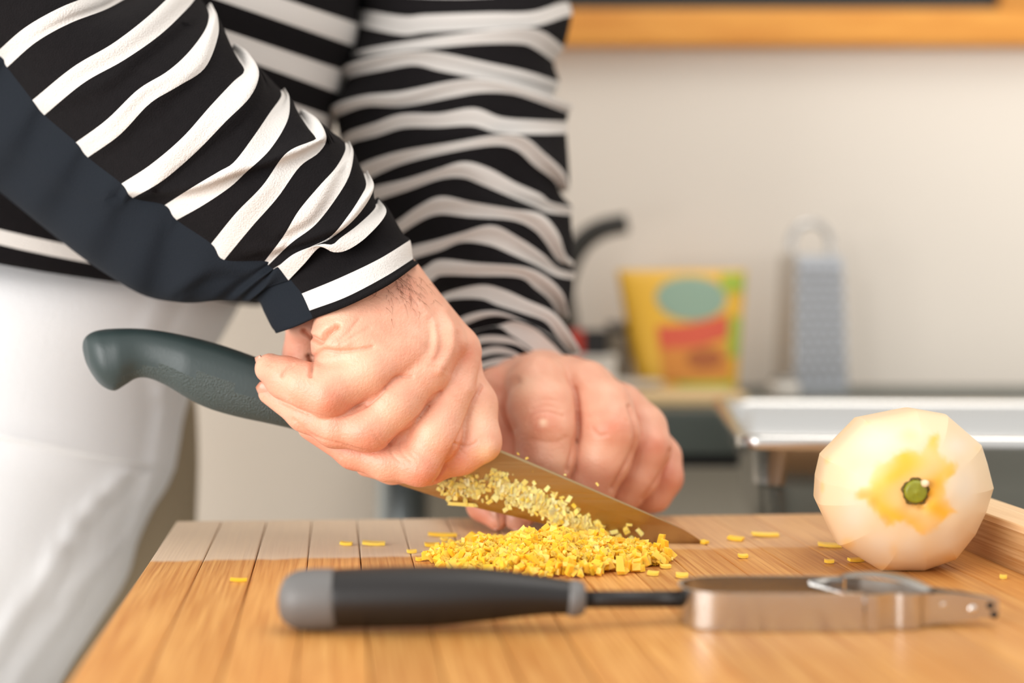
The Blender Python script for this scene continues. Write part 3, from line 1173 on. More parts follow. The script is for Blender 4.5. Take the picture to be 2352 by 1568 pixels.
loop = [(134, 543), (120, 542.5), (100, 542.5), (84, 543), (74, 545.5), (68, 551), (66, 559), (68, 567), (74, 572.5), (84, 575), (105, 575.5), (134, 575)]
part('bow', ribbon(loop, 0.3, 14.3, 1.3), M['steel'], pe, False)['label'] = 'bent steel bow'
arm_n = [(134.8, 542.4), (139, 542.6), (143, 545.2), (147, 546.8), (151, 545.6), (156, 546.8), (160, 550), (172, 551.4), (189, 552.6)]
a1 = part('arm', ribbon(arm_n, [0.4] * 6 + [0.6, 1.5, 3.5], [13.6, 13.6, 13.4, 13.4, 13.4, 13.2, 12.8, 12.4, 10.0], 1.3), M['steel'], pe, False)
arm_f = [(134.8, 575.2), (141, 574.4), (147, 570.5), (152, 567), (158, 561.5), (165, 557), (175, 555.8), (188, 555.4)]
part('arm', ribbon(arm_f, [0.4] * 6 + [1, 2.5], [13.6] * 6 + [12.4, 10.0], 1.3), M['steel_dull'], pe, False)
for rx, rz in ((166.5, 8.4), (178.5, 6.6)):
    part('rivet', lathe(W([rx, 551.6 + (rx - 166) * .06, rz - HCAM]), [(0.3 * S, -1.5 * S), (1.6 * S, -1.2 * S), (2.3 * S, -.2 * S), (2.3 * S, 3.4 * S)], 16, (0, 1, 0)), M['rivet'], a1)
for rx, rz in ((185.5, 8.0), (187.0, 4.4)):
    part('rivet_hole', lathe(W([rx, 552.4, rz - HCAM]), [(1.4 * S, -.95 * S), (1.5 * S, 1 * S)], 14, (0, 1, 0)), M['hole_shadow'], a1)
# swivel blade bridging the arms: a curved plate with a slot
pl_ = [(136, 573.5, 15.6), (148, 568, 16.8), (156, 560, 16.2), (163, 552.5, 13.5)]
bv, bf = [], []
cur = catmull(pl_, 5)
for i, (x, d, z) in enumerate(cur):
    w_ = 7 * (1 - 0.55 * i / (len(cur) - 1))
    for k, (o_, up) in enumerate(((-1, 0.0), (-0.4, 1.0), (0.4, 1.0), (1, 0.0))):
        bv.append([x + o_ * w_ * .75, d + o_ * w_ * .55, z + up * .8 - HCAM])
    for k, (o_, up) in enumerate(((1, -.8), (0.4, 0.1), (-0.4, 0.1), (-1, -.8))):
        bv.append([x + o_ * w_ * .75, d + o_ * w_ * .55, z + up * .8 - HCAM])
bf = [tuple(q) for q in grid_faces(len(cur), 8)] + [tuple(range(8)), tuple(len(bv) - 1 - k for k in range(8))]
part('swivel_blade', (W(np.array(bv)), bf), M['steel_dull'], pe)
part('blade_pivot', tube([W([121, 574, 11 - HCAM]), W([136, 559, 9.5 - HCAM]), W([139, 545, 9 - HCAM])], 1.8 * S, 10), M['steel'], pe)

#============================================================== STEEL PAN
pan_o = np.array([137.0, 868.0])
pr, pb = np.array([1.0, -0.07]), np.array([0.09, 1.0])
PWD, PDP = 430.0, 292.0
zrim = -93.0


def rrect(inset, z, rad, n=6):
    out = []
    r = max(rad, 0.5)
    for cx_, cy_, a0 in ((inset + r, inset + r, 180), (PWD - inset - r, inset + r, 270), (PWD - inset - r, PDP - inset - r, 0), (inset + r, PDP - inset - r, 90)):
        for k in range(n + 1):
            a = math.radians(a0 + 90 * k / n)
            q = pan_o + pr * (cx_ + r * math.cos(a)) + pb * (cy_ + r * math.sin(a))
            out.append([q[0], q[1], z])
    return out


zb_ = -HCAM - 60.0
prof = [(2.5, zrim - 8.5, 14), (0.4, zrim - 8.5, 15), (0, zrim - 7, 15), (0, zrim - 2, 15), (1, zrim - .4, 15), (3, zrim, 14), (7.5, zrim - .6, 18), (9.5, zrim - 1.6, 20), (11.5, zrim - 4, 20), (12, zrim - 8, 20),
        (13, zrim - 31, 20), (18, zrim - 35, 22), (23, zrim - 78, 26), (29, zrim - 90, 30), (47, zb_ + 2.5, 34), (70, zb_ + 2.0, 40)]
prof_o = [(70, zb_ + 0.3, 40), (46, zb_ + 0.5, 36), (27.5, zrim - 91.5, 30), (21.5, zrim - 78, 26), (16.6, zrim - 36, 22), (11.6, zrim - 32, 20), (10.6, zrim - 8, 20), (9, zrim - 4, 20), (6.5, zrim - 2.2, 18), (2.8, zrim - 2.2, 14)]
allp = prof + prof_o
PV = np.array([q for i_, z_, r_ in allp for q in rrect(i_, z_, r_)])
ncp = 28
PF = [tuple(q) for q in grid_faces(len(allp) + 1, ncp)]
PF = [tuple(i % len(PV) for i in q) for q in PF]
PF.append(tuple((len(prof) - 1) * ncp + j for j in range(ncp)))
PF.append(tuple(len(prof) * ncp + j for j in range(ncp - 1, -1, -1)))
pan = mesh_obj('steel_pan', W(PV), PF, M['steel_pan'], None, origin=W([pan_o[0] + 215, pan_o[1] + 146, zb_]), smooth=True)
tag(pan, 'stainless steel gastronorm pan standing behind the squash on the table', 'pan')
es = pan.modifiers.new('edge_split', 'EDGE_SPLIT')
es.split_angle = math.radians(50)

#============================================================== THINGS ON THE FAR COUNTER
def on_counter(px, D):
    q = P(px, 0, D)
    return np.array([q[0], q[1], zt])


# yellow stand-up pouch
Dp = 1400
pz = P(0, 620, Dp)[2]
c0 = on_counter(1565, Dp)
hgt = pz - zt
pouch = thing('food_pouch', 'yellow stand-up food pouch with a red banner on the counter', 'pouch', c0)


def pouch_pt(u, v, side):
    """u across -1..1, v up 0..1"""
    w = (0.038 + 0.0115 * v) * 1.0
    dep = 0.022 * (1 - v) ** 0.8 * math.sqrt(max(0, 1 - (abs(u) ** 2.5))) + 0.0008
    lean = 0.0045 * (1 - v)
    return c0 + np.array([u * w + lean, side * dep, v * hgt])


nu, nv = 18, 16
PVp, PFp = [], []
for side in (-1, 1):
    for i in range(nv + 1):
        for j in range(nu + 1):
            PVp.append(pouch_pt(j / nu * 2 - 1, i / nv, side))
g = grid_faces(nv + 1, nu + 1, False)
PFp = [tuple(q[::-1]) for q in g] + [tuple(q + (nv + 1) * (nu + 1)) for q in g]
n0 = (nv + 1) * (nu + 1)
for i in range(nv):
    for j in (0, nu):
        a = i * (nu + 1) + j
        PFp.append((a, a + nu + 1, a + nu + 1 + n0, a + n0))
for j in range(nu):
    for i in (0, nv):
        a = i * (nu + 1) + j
        PFp.append((a, a + 1, a + 1 + n0, a + n0))
bag = part('bag', (PVp, PFp), M['pouch_yellow'], pouch)


def decal(name, fn, mat, lift=0.0007, n=16, m=8):
    """print panel following the pouch front: fn(a,b) -> (u,v)"""
    V, = [[pouch_pt(*fn(j / n, i / m), -1) - np.array([0, lift, 0]) for i in range(m + 1) for j in range(n + 1)]]
    back = [q + np.array([0, lift * .8, 0]) for q in V]
    g = grid_faces(m + 1, n + 1, False)
    N0 = len(V)
    return part(name, (V + back, [tuple(q[::-1]) for q in g] + [tuple(q + N0) for q in g]), mat, bag)


def disc(cu, cv, ru, rv):
    def fn(a, b):
        th = a * 2 * math.pi
        r = 0.02 + 0.98 * b
        return cu + ru * r * math.cos(th), cv + rv * r * math.sin(th)
    return fn


def quad(u0, u1, v0, v1, skew=0.0, bow=0.0):
    return lambda a, b: (u0 + (u1 - u0) * a, v0 + (v1 - v0) * b + skew * (a - .5) + bow * (1 - (2 * a - 1) ** 2))


decal('print_oval', disc(0.12, 0.77, 0.58, 0.18), M['print_teal'])
decal('print_banner', quad(-0.5, 0.74, 0.41, 0.6, 0.1, -0.03), M['print_red'])
decal('print_panel', quad(-0.5, 0.78, 0.12, 0.39, 0.02), M['print_orange'])
decal('print_spot', disc(0.3, 0.29, 0.34, 0.08), M['print_brown'], 0.0013)
decal('print_corner', quad(0.62, 0.97, 0.82, 0.97), M['print_green'])
decal('print_corner', quad(0.74, 0.96, 0.3, 0.62), M['print_green'])
decal('print_foot', quad(-0.25, 0.85, 0.03, 0.1), M['print_green'])

# box grater: tapering four-sided tower with punched faces, arched handle
Dg = 1410
cg = on_counter(1862, Dg)
gz = P(0, 585, Dg)[2] - zt
gr = thing('box_grater', 'shiny steel box grater standing on the counter by the wall', 'grater', cg)
yaw = math.radians(12)
ax = np.array([math.cos(yaw), math.sin(yaw), 0])
ay = np.array([-math.sin(yaw), math.cos(yaw), 0])
wb, wt, db, dt_ = 0.0225, 0.0190, 0.0195, 0.0170
GV, GF = [], []
for th_ in (0.0, 0.0008):
    for z_, w_, d_ in ((0, wb, db), (gz * .02, wb, db), (gz * .98, wt, dt_), (gz, wt * .97, dt_ * .97)):
        for sx, sy in ((-1, -1), (1, -1), (1, 1), (-1, 1)):
            GV.append(cg + ax * sx * (w_ - th_) + ay * sy * (d_ - th_) + ez * z_)
GF = [tuple(q) for q in grid_faces(4, 4)] + [tuple(int(i) + 16 for i in q[::-1]) for q in grid_faces(4, 4)]
GF += [(0, 1, 17, 16), (1, 2, 18, 17), (2, 3, 19, 18), (3, 0, 16, 19), (12, 13, 14, 15)]
body_g = part('body', (np.array(GV), GF), M['steel'], gr, False)
fp = []
for zf, w_, d_ in ((.03, wb, db), (.97, wt, dt_)):
    for k_ in (0.0002, 0.0009):
        for sx in (-1, 1):
            fp.append(cg + ax * sx * w_ * .93 - ay * (d_ + (db - dt_) * 0 + k_) + ez * gz * zf)
part('grating_panel', (np.array(fp), [(2, 3, 7, 6), (0, 4, 5, 1), (0, 2, 6, 4), (1, 5, 7, 3), (0, 1, 3, 2), (4, 6, 7, 5)]), M['grating'], body_g, False)
HVg = []
teeth = []
for r_ in range(13):
    for c_ in range(5):
        f_ = 0.12 + 0.76 * r_ / 12
        hw_ = wb + (wt - wb) * f_
        hd_ = db + (dt_ - db) * f_
        off = (c_ - 2 + (0.25 if r_ % 2 else -.25)) / 2.7
        base = cg + ez * (f_ * gz) - ay * (hd_) + ax * off * hw_
        teeth.append(lathe(base - ay * .0004, [(0.0026, 0), (0.0022, .0012), (0.0008, .0024)], 6, -ay))
tt = part('teeth', join(*teeth), M['steel_dull'], body_g)
tt['kind'] = 'stuff'
hpt = [cg + ax * (-wt * .8) + ez * gz, cg + ax * (-wt * .85) + ez * (gz + .012), cg + ax * (-wt * .5) + ez * (gz + .022), cg + ez * (gz + .0245), cg + ax * (wt * .5) + ez * (gz + .022), cg + ax * (wt * .85) + ez * (gz + .012), cg + ax * (wt * .8) + ez * gz]
part('handle', tube(catmull(hpt, 5), 0.0028, 10), M['steel'], gr)

# black kettle whose spout shows past the sleeve
Dk2 = 1395
ck = on_counter(1215, Dk2)
kt = thing('gooseneck_kettle', 'black kettle half hidden behind the left sleeve, spout pointing right', 'kettle', ck)
part('body', lathe(ck, [(0.040, 0), (0.043, 0.004), (0.041, 0.03), (0.035, 0.075), (0.031, 0.092), (0.029, .096)], 32), M['kettle_black'], kt)
lidk = part('lid', lathe(ck + ez * .096, [(0.030, 0), (0.028, .004), (0.010, .008), (.004, .009)], 28), M['kettle_black'], kt)
part('lid_knob', lathe(ck + ez * .104, [(0.004, 0), (0.007, .006), (0.006, .011), (.002, .013)], 16), M['kettle_black'], lidk)
spt = [P(1270, 720, Dk2), P(1285, 680, Dk2), P(1298, 630, Dk2), P(1316, 585, Dk2), P(1345, 548, Dk2), P(1385, 524, Dk2), P(1440, 512, Dk2)]
part('spout', tube(catmull(spt, 6), np.interp(np.linspace(0, 1, 37), [0, .3, 1], [.011, .009, .0075]), 14), M['kettle_black'], kt)
hk = [P(1130, 640, Dk2), P(1080, 600, Dk2), P(1060, 700, Dk2), P(1120, 800, Dk2)]
part('handle', tube(catmull(hk, 6), 0.006, 12), M['kettle_black'], kt)

# dark box with a red end, grey jar, white saucer stack, folded cream cloth
cw = on_counter(1350, 1372)
dz_ = P(0, 814, 1372)[2] - zt
wt_ = thing('white_crate', 'low off-white box under the black and red carton', 'box', cw)
part('crate_body', box(cw + ez * dz_ * .42, (0.040, 0.036, dz_ * .84), bev=.002), M['plate_white'], wt_, False)
part('crate_lid', box(cw + ez * dz_ * .92, (0.042, 0.038, dz_ * .16), bev=.0015), M['plate_white'], wt_, False)
cb = on_counter(1352, 1372) + ez * (dz_ + .0001)
bz = P(0, 758, 1372)[2] - P(0, 814, 1372)[2]
bx_ = thing('small_carton', 'small black carton with a red end lying on the off-white box', 'carton', cb)
part('carton_body', box(cb + np.array([0.0045, 0, bz / 2]), (0.018, 0.03, bz), bev=.001), M['box_black'], bx_, False)
part('carton_end', box(cb + np.array([-0.0105, 0, bz / 2]), (0.012, 0.0296, bz * .99), bev=.001), M['box_red'], bx_, False)['label'] = 'red end of the carton'
cj = on_counter(1421, 1420)
jz = P(0, 738, 1420)[2] - zt
jr = thing('storage_jar', 'grey brown storage jar between the dark carton and pouch', 'jar', cj)
part('jar_body', lathe(cj, [(0.0085, 0), (0.0098, .002), (0.0098, jz * .8), (0.008, jz * .86)], 24), M['jar_grey'], jr)
part('jar_lid', lathe(cj + ez * jz * .86, [(0.0094, 0), (0.0094, jz * .12), (0.0085, jz * .14)], 24), M['steel_dull'], jr)
for k in range(3):
    cs = on_counter(1432, 1325) + ez * (0.004 * k)
    o = mesh_obj('saucer', *lathe(cs, [(0.018, 0), (0.021, .0008), (0.030, .0042), (0.0305, .0050), (0.029, .0050), (0.020, .0022), (0.002, .0018)], 36), M['plate_white'], None, origin=cs)
    tag(o, ['bottom white saucer of the stack in front of the jar', 'middle white saucer of the stack in front of the jar', 'topmost white saucer of the stack in front of the jar'][k], 'saucer', 'white saucers on the counter')
cc = on_counter(1540, 1290)
cl = thing('chopping_block', 'thin cream wooden board lying flat in front of the pouch', 'chopping board', cc)
part('slab', box(cc + np.array([0.0, 0.0, 0.004]), (0.10, 0.066, 0.008), bev=.002), M['cream_board'], cl, False)
part('hang_hole', lathe(cc + np.array([.043, 0, .0074]), [(.0035, 0), (.0036, .0009)], 16), M['hole_shadow'], cl)
cgl = on_counter(1800, 1330)
gl = thing('pepper_pot', 'small pale round pot at the foot of the grater', 'pot', cgl)
part('pot_body', lathe(cgl, [(0.009, 0), (0.0115, .003), (0.012, .008), (0.010, .0125)], 24), M['plate_white'], gl)
part('pot_lid', lathe(cgl + ez * .0125, [(0.0098, 0), (0.009, .003), (.003, .005), (.001, .0052)], 24), M['steel_dull'], gl)

#============================================================== PERSON
pc = W([-330, 960, 0])
person = thing('person', 'person in a black and white striped sweater and white trousers chopping peel with a knife', 'person', (pc[0], pc[1], 0.0))

# ---- right hand (fist round the handle)
def c1(u, v):
    return (560 + .37 * u, 560 + .37 * v)


fingers = [
    [(935, 805, 694, 56), (850, 850, 686, 56), (752, 900, 682, 56), (700, 884, 684, 50), (658, 868, 689, 47), (620, 846, 697, 35)],      # little
    [(1010, 790, 704, 58), (975, 850, 697, 58), (905, 930, 690, 59), (850, 984, 686, 51), (770, 982, 688, 44), (700, 952, 694, 37), (620, 902, 702, 27)],     # ring
    [(1052, 810, 716, 54), (1036, 905, 706, 50), (998, 1000, 698, 58), (964, 1066, 694, 47), (890, 1062, 696, 41), (812, 1038, 701, 37), (712, 982, 708, 28)],  # middle
    [(1048, 850, 730, 52), (1084, 930, 718, 56), (1099, 1012, 710, 50), (1060, 1045, 709, 42), (985, 1072, 708, 38), (900, 1078, 712, 31), (840, 1070, 714, 24)],  # index
]
body = [
    [(760, 560, 736, 72), (822, 640, 720, 104)],                                   # forearm into the wrist
    [(800, 690, 702, 72), (815, 790, 698, 88), (840, 800, 696, 78)],              # heel of the hand
    [(840, 690, 706, 92), (930, 795, 700, 74)],
    [(865, 680, 716, 90), (1000, 790, 708, 66)],
    [(890, 668, 724, 82), (1035, 800, 722, 62)],
    [(905, 664, 734, 66), (1046, 840, 734, 56)],
    [(715, 745, 738, 60), (705, 830, 744, 46), (800, 900, 752, 45)],
    [(850, 850, 712, 70), (960, 960, 716, 62), (1040, 1010, 718, 48)],             # palm behind the fingers
    [(760, 900, 704, 40), (860, 1010, 706, 36), (960, 1060, 710, 34)],
    [(850, 895, 695, 36), (800, 950, 696, 28)], [(905, 925, 700, 40), (925, 1022, 701, 34)], [(1032, 930, 711, 40), (1025, 1040, 707, 32)],                # ball of the thumb, far side
]
v1, f1 = sculpt_hand(fingers, body, [-205, 655, -150], [5, 790, 45], 0.75, kf=1.5, kb=4.5)
cr = [
    ([c1(372, 545), c1(440, 590), c1(482, 606), c1(520, 560), c1(580, 512)], 3.4, 5.5),
    ([c1(430, 700), c1(500, 658), c1(600, 666), c1(700, 658), c1(800, 640)], 1.2, 4.2),
    ([c1(405, 700), c1(424, 745), c1(415, 815)], 2.2, 5.0),
    ([c1(238, 820), c1(262, 780), c1(300, 752)], 1.1, 4.0),
    ([c1(560, 615), c1(640, 560), c1(715, 465)], .55, 3.5),
    ([c1(600, 622), c1(690, 570), c1(780, 520)], .45, 3.2),
    ([c1(1040, 825), c1(980, 822), c1(930, 842), c1(860, 920), c1(760, 1000)], 1.1, 4.0),
    ([c1(1225, 920), c1(1165, 960), c1(1110, 1050), c1(1000, 1160), c1(900, 1240)], 1.1, 4.0),
    ([c1(1475, 880), c1(1420, 990), c1(1370, 1120), c1(1310, 1250), c1(1190, 1470)], 1.3, 4.0),
    ([c1(880, 890), c1(780, 990), c1(700, 1034), c1(600, 1072), c1(520, 1072), c1(380, 1042), c1(220, 975)], .5, 3.6),
    ([c1(1080, 1085), c1(960, 1190), c1(890, 1245), c1(800, 1290), c1(640, 1250), c1(440, 1195), c1(310, 1090)], .5, 3.6),
    ([c1(1320, 1240), c1(1250, 1370), c1(1175, 1485)], .6, 3.6),
    ([c1(1150, 755), c1(1245, 785)], .35, 4),
    ([c1(905, 1245), c1(925, 1310), c1(990, 1370)], .45, 3),
    ([c1(960, 1230), c1(985, 1300), c1(1040, 1350)], .35, 3),
    ([c1(1000, 1215), c1(1030, 1290), c1(1070, 1330)], .3, 3),
    ([c1(860, 1250), c1(800, 1160)], .25, 3),
    ([c1(1320, 1245), c1(1400, 1255), c1(1450, 1225)], .45, 3),
    ([c1(1340, 1270), c1(1400, 1330)], .3, 3),
    ([c1(600, 1310), c1(640, 1370)], .4, 3),
    ([c1(1150, 470), c1(1160, 560), c1(1150, 640)], .5, 7),
    ([c1(1330, 560), c1(1350, 680), c1(1300, 800)], .8, 8),
    ([c1(1210, 520), c1(1225, 620), c1(1190, 720)], .5, 7),
    ([c1(150, 745), c1(180, 760)], .3, 3),
]
bp_ = [
    ([c1(1250, 420), c1(1290, 520), c1(1290, 640), c1(1220, 780)], 1.3, 11),
    ([c1(1100, 380), c1(1180, 520), c1(1185, 680)], .9, 11),
    ([c1(1400, 620), c1(1430, 760), c1(1400, 900)], 1.0, 14),
    ([c1(520, 620), c1(640, 620)], 1.1, 14),
    ([c1(430, 570), c1(520, 520)], 1.2, 14),
    ([c1(1540, 1270)], 1.2, 22),
    ([c1(540, 985)], 1.0, 30),
    ([c1(700, 1200)], .8, 26),
    ([c1(1100, 1440)], .8, 28),
]
rd = [(*c1(550, 985), 42, .6), (*c1(760, 1230), 45, .5), (*c1(1380, 690), 26, .55), (*c1(1130, 1440), 52, .55), (*c1(520, 1310), 45, .5), (*c1(1030, 300), 40, .3), (*c1(950, 830), 40, .3),
      (*c1(280, 690), 34, .5), (*c1(1300, 1340), 50, .45), (*c1(420, 1230), 40, .45), (*c1(640, 1420), 40, .5), (*c1(130, 880), 25, .4), (*c1(960, 620), 60, .2), (*c1(300, 640), 50, .45)]
pa = [(*c1(1500, 1290), 26, .65), (*c1(1460, 1080), 40, .4), (*c1(720, 760), 60, .3), (*c1(900, 1050), 40, .3), (*c1(560, 460), 40, .3), (*c1(1150, 1180), 40, .3), (*c1(1180, 560), 25, .35)]
v1, r1, p1 = skin_detail(v1, f1, cr, bp_, rd, pa, 0.3)

# ---- left hand (fingers bent down behind the blade)
def c2(u, v):
    return (1000 + .3189 * u, 780 + .3189 * v)


lf = [
    [(1235, 885, 782, 72), (1244, 940, 764, 77), (1254, 985, 758, 69), (1252, 1050, 757, 66), (1238, 1120, 758, 58), (1194, 1184, 762, 33)],          # index
    [(1345, 890, 792, 64), (1383, 940, 774, 69), (1398, 992, 765, 69), (1382, 1050, 765, 66), (1352, 1115, 768, 60), (1320, 1172, 772, 36)],         # middle
    [(1430, 930, 806, 50), (1474, 985, 790, 56), (1484, 1030, 783, 56), (1462, 1090, 783, 52), (1432, 1130, 785, 44), (1412, 1160, 788, 34)],        # ring
    [(1470, 980, 820, 44), (1516, 1050, 806, 47), (1521, 1095, 800, 46), (1500, 1135, 799, 40), (1472, 1150, 800, 32)],                               # little
    [(1140, 900, 812, 58), (1112, 1010, 797, 46), (1096, 1110, 783, 40), (1108, 1160, 770, 34), (1142, 1194, 760, 25)],                            # thumb
]
lb = [
    [(1195, 740, 884, 66), (1215, 850, 858, 84)],
    [(1180, 895, 830, 62), (1235, 880, 795, 62)],
    [(1215, 880, 838, 62), (1300, 875, 805, 60)],
    [(1250, 885, 846, 62), (1360, 895, 812, 58)],
    [(1280, 905, 852, 60), (1430, 950, 822, 50)],
    [(1175, 920, 830, 60), (1150, 930, 818, 54)],
    [(1250, 980, 815, 75), (1380, 1010, 818, 70)],
    [(1300, 960, 788, 60), (1320, 1090, 790, 60)],
    [(1400, 1000, 800, 60), (1430, 1090, 802, 50)],
    [(1160, 950, 802, 50), (1185, 1060, 792, 46)],
]
v2, f2 = sculpt_hand(lf, lb, [-50, 728, -150], [130, 910, -8], 0.95, kf=1.0, kb=7.0)
cr2 = [
    ([c2(1005, 350), c2(1022, 480), c2(1025, 640), c2(1000, 760), c2(950, 940)], 1.6, 4.5),
    ([c2(1395, 480), c2(1430, 600), c2(1440, 720), c2(1390, 860), c2(1270, 1070)], 1.6, 4.5),
    ([c2(1690, 800), c2(1660, 900), c2(1580, 1030), c2(1490, 1150)], 1.3, 4.5),
    ([c2(660, 600), c2(700, 545), c2(800, 520), c2(920, 550)], .6, 4),
    ([c2(650, 640), c2(720, 580), c2(780, 570)], .4, 4),
    ([c2(700, 500), c2(800, 480), c2(900, 500)], .35, 4),
    ([c2(720, 450), c2(800, 430), c2(880, 445)], .3, 4),
    ([c2(1130, 640), c2(1180, 690), c2(1240, 680)], .45, 4),
    ([c2(1180, 560), c2(1280, 545), c2(1380, 590)], .4, 4),
    ([c2(1100, 560), c2(1250, 530)], .3, 4),
    ([c2(700, 720), c2(850, 740), c2(950, 700)], .35, 5),
    ([c2(590, 300), c2(520, 380), c2(500, 500), c2(560, 640)], 1.6, 8),
]
bp2 = [([c2(780, 600)], 1.2, 22), ([c2(1270, 630)], 1.0, 26), ([c2(1040, 270), c2(1080, 320)], .9, 14), ([c2(470, 330), c2(560, 270), c2(700, 200)], 1.4, 14), ([c2(1600, 720)], .8, 22)]
rd2 = [(*c2(780, 600), 34, .5), (*c2(1270, 630), 42, .55), (*c2(1580, 770), 36, .55), (*c2(620, 760), 34, .35), (*c2(450, 300), 50, .35), (*c2(1700, 1000), 50, .5), (*c2(1150, 1000), 50, .25), (*c2(300, 1270), 60, .5), (*c2(430, 760), 50, .5)]
pa2 = [(*c2(778, 600), 9, .9), (*c2(640, 340), 30, .4), (*c2(1130, 780), 36, .3), (*c2(900, 900), 40, .2)]
v2, r2, p2 = skin_detail(v2, f2, cr2, bp2, rd2, pa2, 1.7)

# ---- forearms, upper arms and trunk under the clothes continue the same body
limbs = []
limbs.append(tube([P(800, 620, 722), P(640, 470, 742), P(430, 280, 765), P(150, 60, 770), P(-150, -170, 790), P(-380, -700, 850)],
                  np.array([24, 30, 38, 42, 42, 46]) * S, 18))
limbs.append(tube([P(1200, 800, 870), P(1165, 620, 892), P(1130, 350, 926), P(1060, 60, 964), P(900, -300, 1050), P(500, -560, 1130)],
                  np.array([15, 15, 17, 24, 32, 40]) * S, 18))
limbs.append(tube([W([-340, 960, -150]), W([-345, 960, 0]), W([-330, 960, 130]), W([-310, 960, 260]), W([-300, 960, 340]), W([-290, 960, 372])],
                  np.array([88, 98, 105, 105, 80, 55]) * S, 24))
lv, lfc = join(*limbs)
nlv = len(lv)
bv_all = np.concatenate([W(v1), W(v2), lv])
bf_all = [tuple(q) for q in f1.tolist()] + [tuple(int(i) + len(v1) for i in q) for q in f2.tolist()] + [tuple(int(i) + len(v1) + len(v2) for i in q) for q in lfc]
bodyo = part('body', (bv_all, bf_all), M['skin'], person,
             attrs={'red': np.concatenate([r1, r2, np.zeros(nlv)]), 'pale': np.concatenate([p1, p2, np.zeros(nlv)])})


def nail(c, u, v, nrm, L, Wd):
    """curved nail plate at c (survey), along u, across v"""
    c, u, v, nrm = (np.asarray(x, float) for x in (c, u, v, nrm))
    u /= np.linalg.norm(u)
    v = v - u * u.dot(v)
    v /= np.linalg.norm(v)
    nrm = np.cross(u, v) if np.dot(np.cross(u, v), nrm) > 0 else -np.cross(u, v)
    V = []
    na, nb = 8, 8
    for side in (0, -0.5):
        for i in range(na + 1):
            for j in range(nb + 1):
                a, b = i / na * 2 - 1, j / nb * 2 - 1
                w_ = Wd * (1 - 0.12 * (a > 0) * a * a) * math.sqrt(max(0.0, 1 - (abs(a) ** 5) * .75))
                V.append(c + u * a * L + v * b * w_ + nrm * (-(b ** 2) * Wd * 0.42 - (a ** 2) * L * .1 + side))
    g = grid_faces(na + 1, nb + 1, False)
    N0 = (na + 1) * (nb + 1)
    fs = [tuple(q) for q in g] + [tuple(q[::-1] + N0) for q in g]
    for i in range(na):
        for j in (0, nb):
            a = i * (nb + 1) + j
            fs.append((a, a + nb + 1, a + nb + 1 + N0, a + N0))
    for j in range(nb):
        for i in (0, na):
            a = i * (nb + 1) + j
            fs.append((a, a + 1, a + 1 + N0, a + N0))
    return W(np.array(V)), fs


def tipnail(px, py, D, du, nrm, L, Wd):
    u = np.array([du[0], 0, -du[1]])
    nrm = np.array(nrm, float)
    return nail(Q(px, py, D), u, np.cross(u, nrm), nrm, L, Wd)


part('fingernail', tipnail(595, 850, 696.3, (-.35, -.75), (-.9, -.35, .1), 6.5, 5.0), M['nail'], bodyo)
part('fingernail', tipnail(614, 911, 697.0, (-.8, -.6), (-.45, -.8, -.4), 7.5, 5.0), M['nail'], bodyo)
part('fingernail', tipnail(700, 985, 702.0, (-.8, -.6), (-.45, -.75, -.5), 7.5, 5.0), M['nail'], bodyo)
part('fingernail', tipnail(1190, 1195, 753.2, (0.0, 1), (.05, -1, .12), 5.6, 6.4), M['nail'], bodyo)
part('fingernail', tipnail(1127, 1194, 756.5, (.2, 1), (-.85, -.6, 0), 5.4, 4.2), M['nail'], bodyo)

# fine hairs at the wrist
hairs = []
rh = np.random.default_rng(5)
from mathutils.bvhtree import BVHTree
bvh = BVHTree.FromPolygons([Vector(q) for q in v1.tolist()], f1.tolist())
for _ in range(80):
    u_, v_ = 1000 + rh.normal(0, 90), 270 + rh.normal(0, 70)
    x, y = c1(u_, v_)
    d = Vector(Q(x, y, 1.0))
    hit = bvh.ray_cast(Vector((0, 0, 0)), d.normalized())
    if hit[0] is None:
        continue
    p0 = np.array(hit[0])
    nn = np.array(hit[1])
    tdir = np.array([rh.normal(0.5, .5), -.2, rh.normal(-1, .5)])
    tdir -= nn * tdir.dot(nn) * .9
    L = rh.uniform(3, 8)
    tdir /= np.linalg.norm(tdir)
    bend = np.cross(nn, tdir) * rh.normal(0, .5)
    pts = [p0 - nn * .2, p0 + nn * .5 + tdir * L * .35, p0 + nn * .75 + tdir * L * .7 + bend * L * .25, p0 + nn * .6 + tdir * L + bend * L * .6]
    hairs.append(tube(W(catmull(pts, 2)), np.linspace(.085, .035, 7) * S, 4))
ah = part('arm_hair', join(*hairs), M['hair'], bodyo)
ah['kind'] = 'stuff'

# ---- sweater trunk
def tor(right, y_mid, y_left, s, D=950, R=172, lx=-1150):
    xr_, yr_ = right
    return dict(pts=[(lx, y_left - 40), (-500, y_left), (0, y_mid), (xr_ * .55, yr_ - (yr_ - y_mid) * .46), (xr_, yr_)], D=D, R=R, Rb=230, s=s)


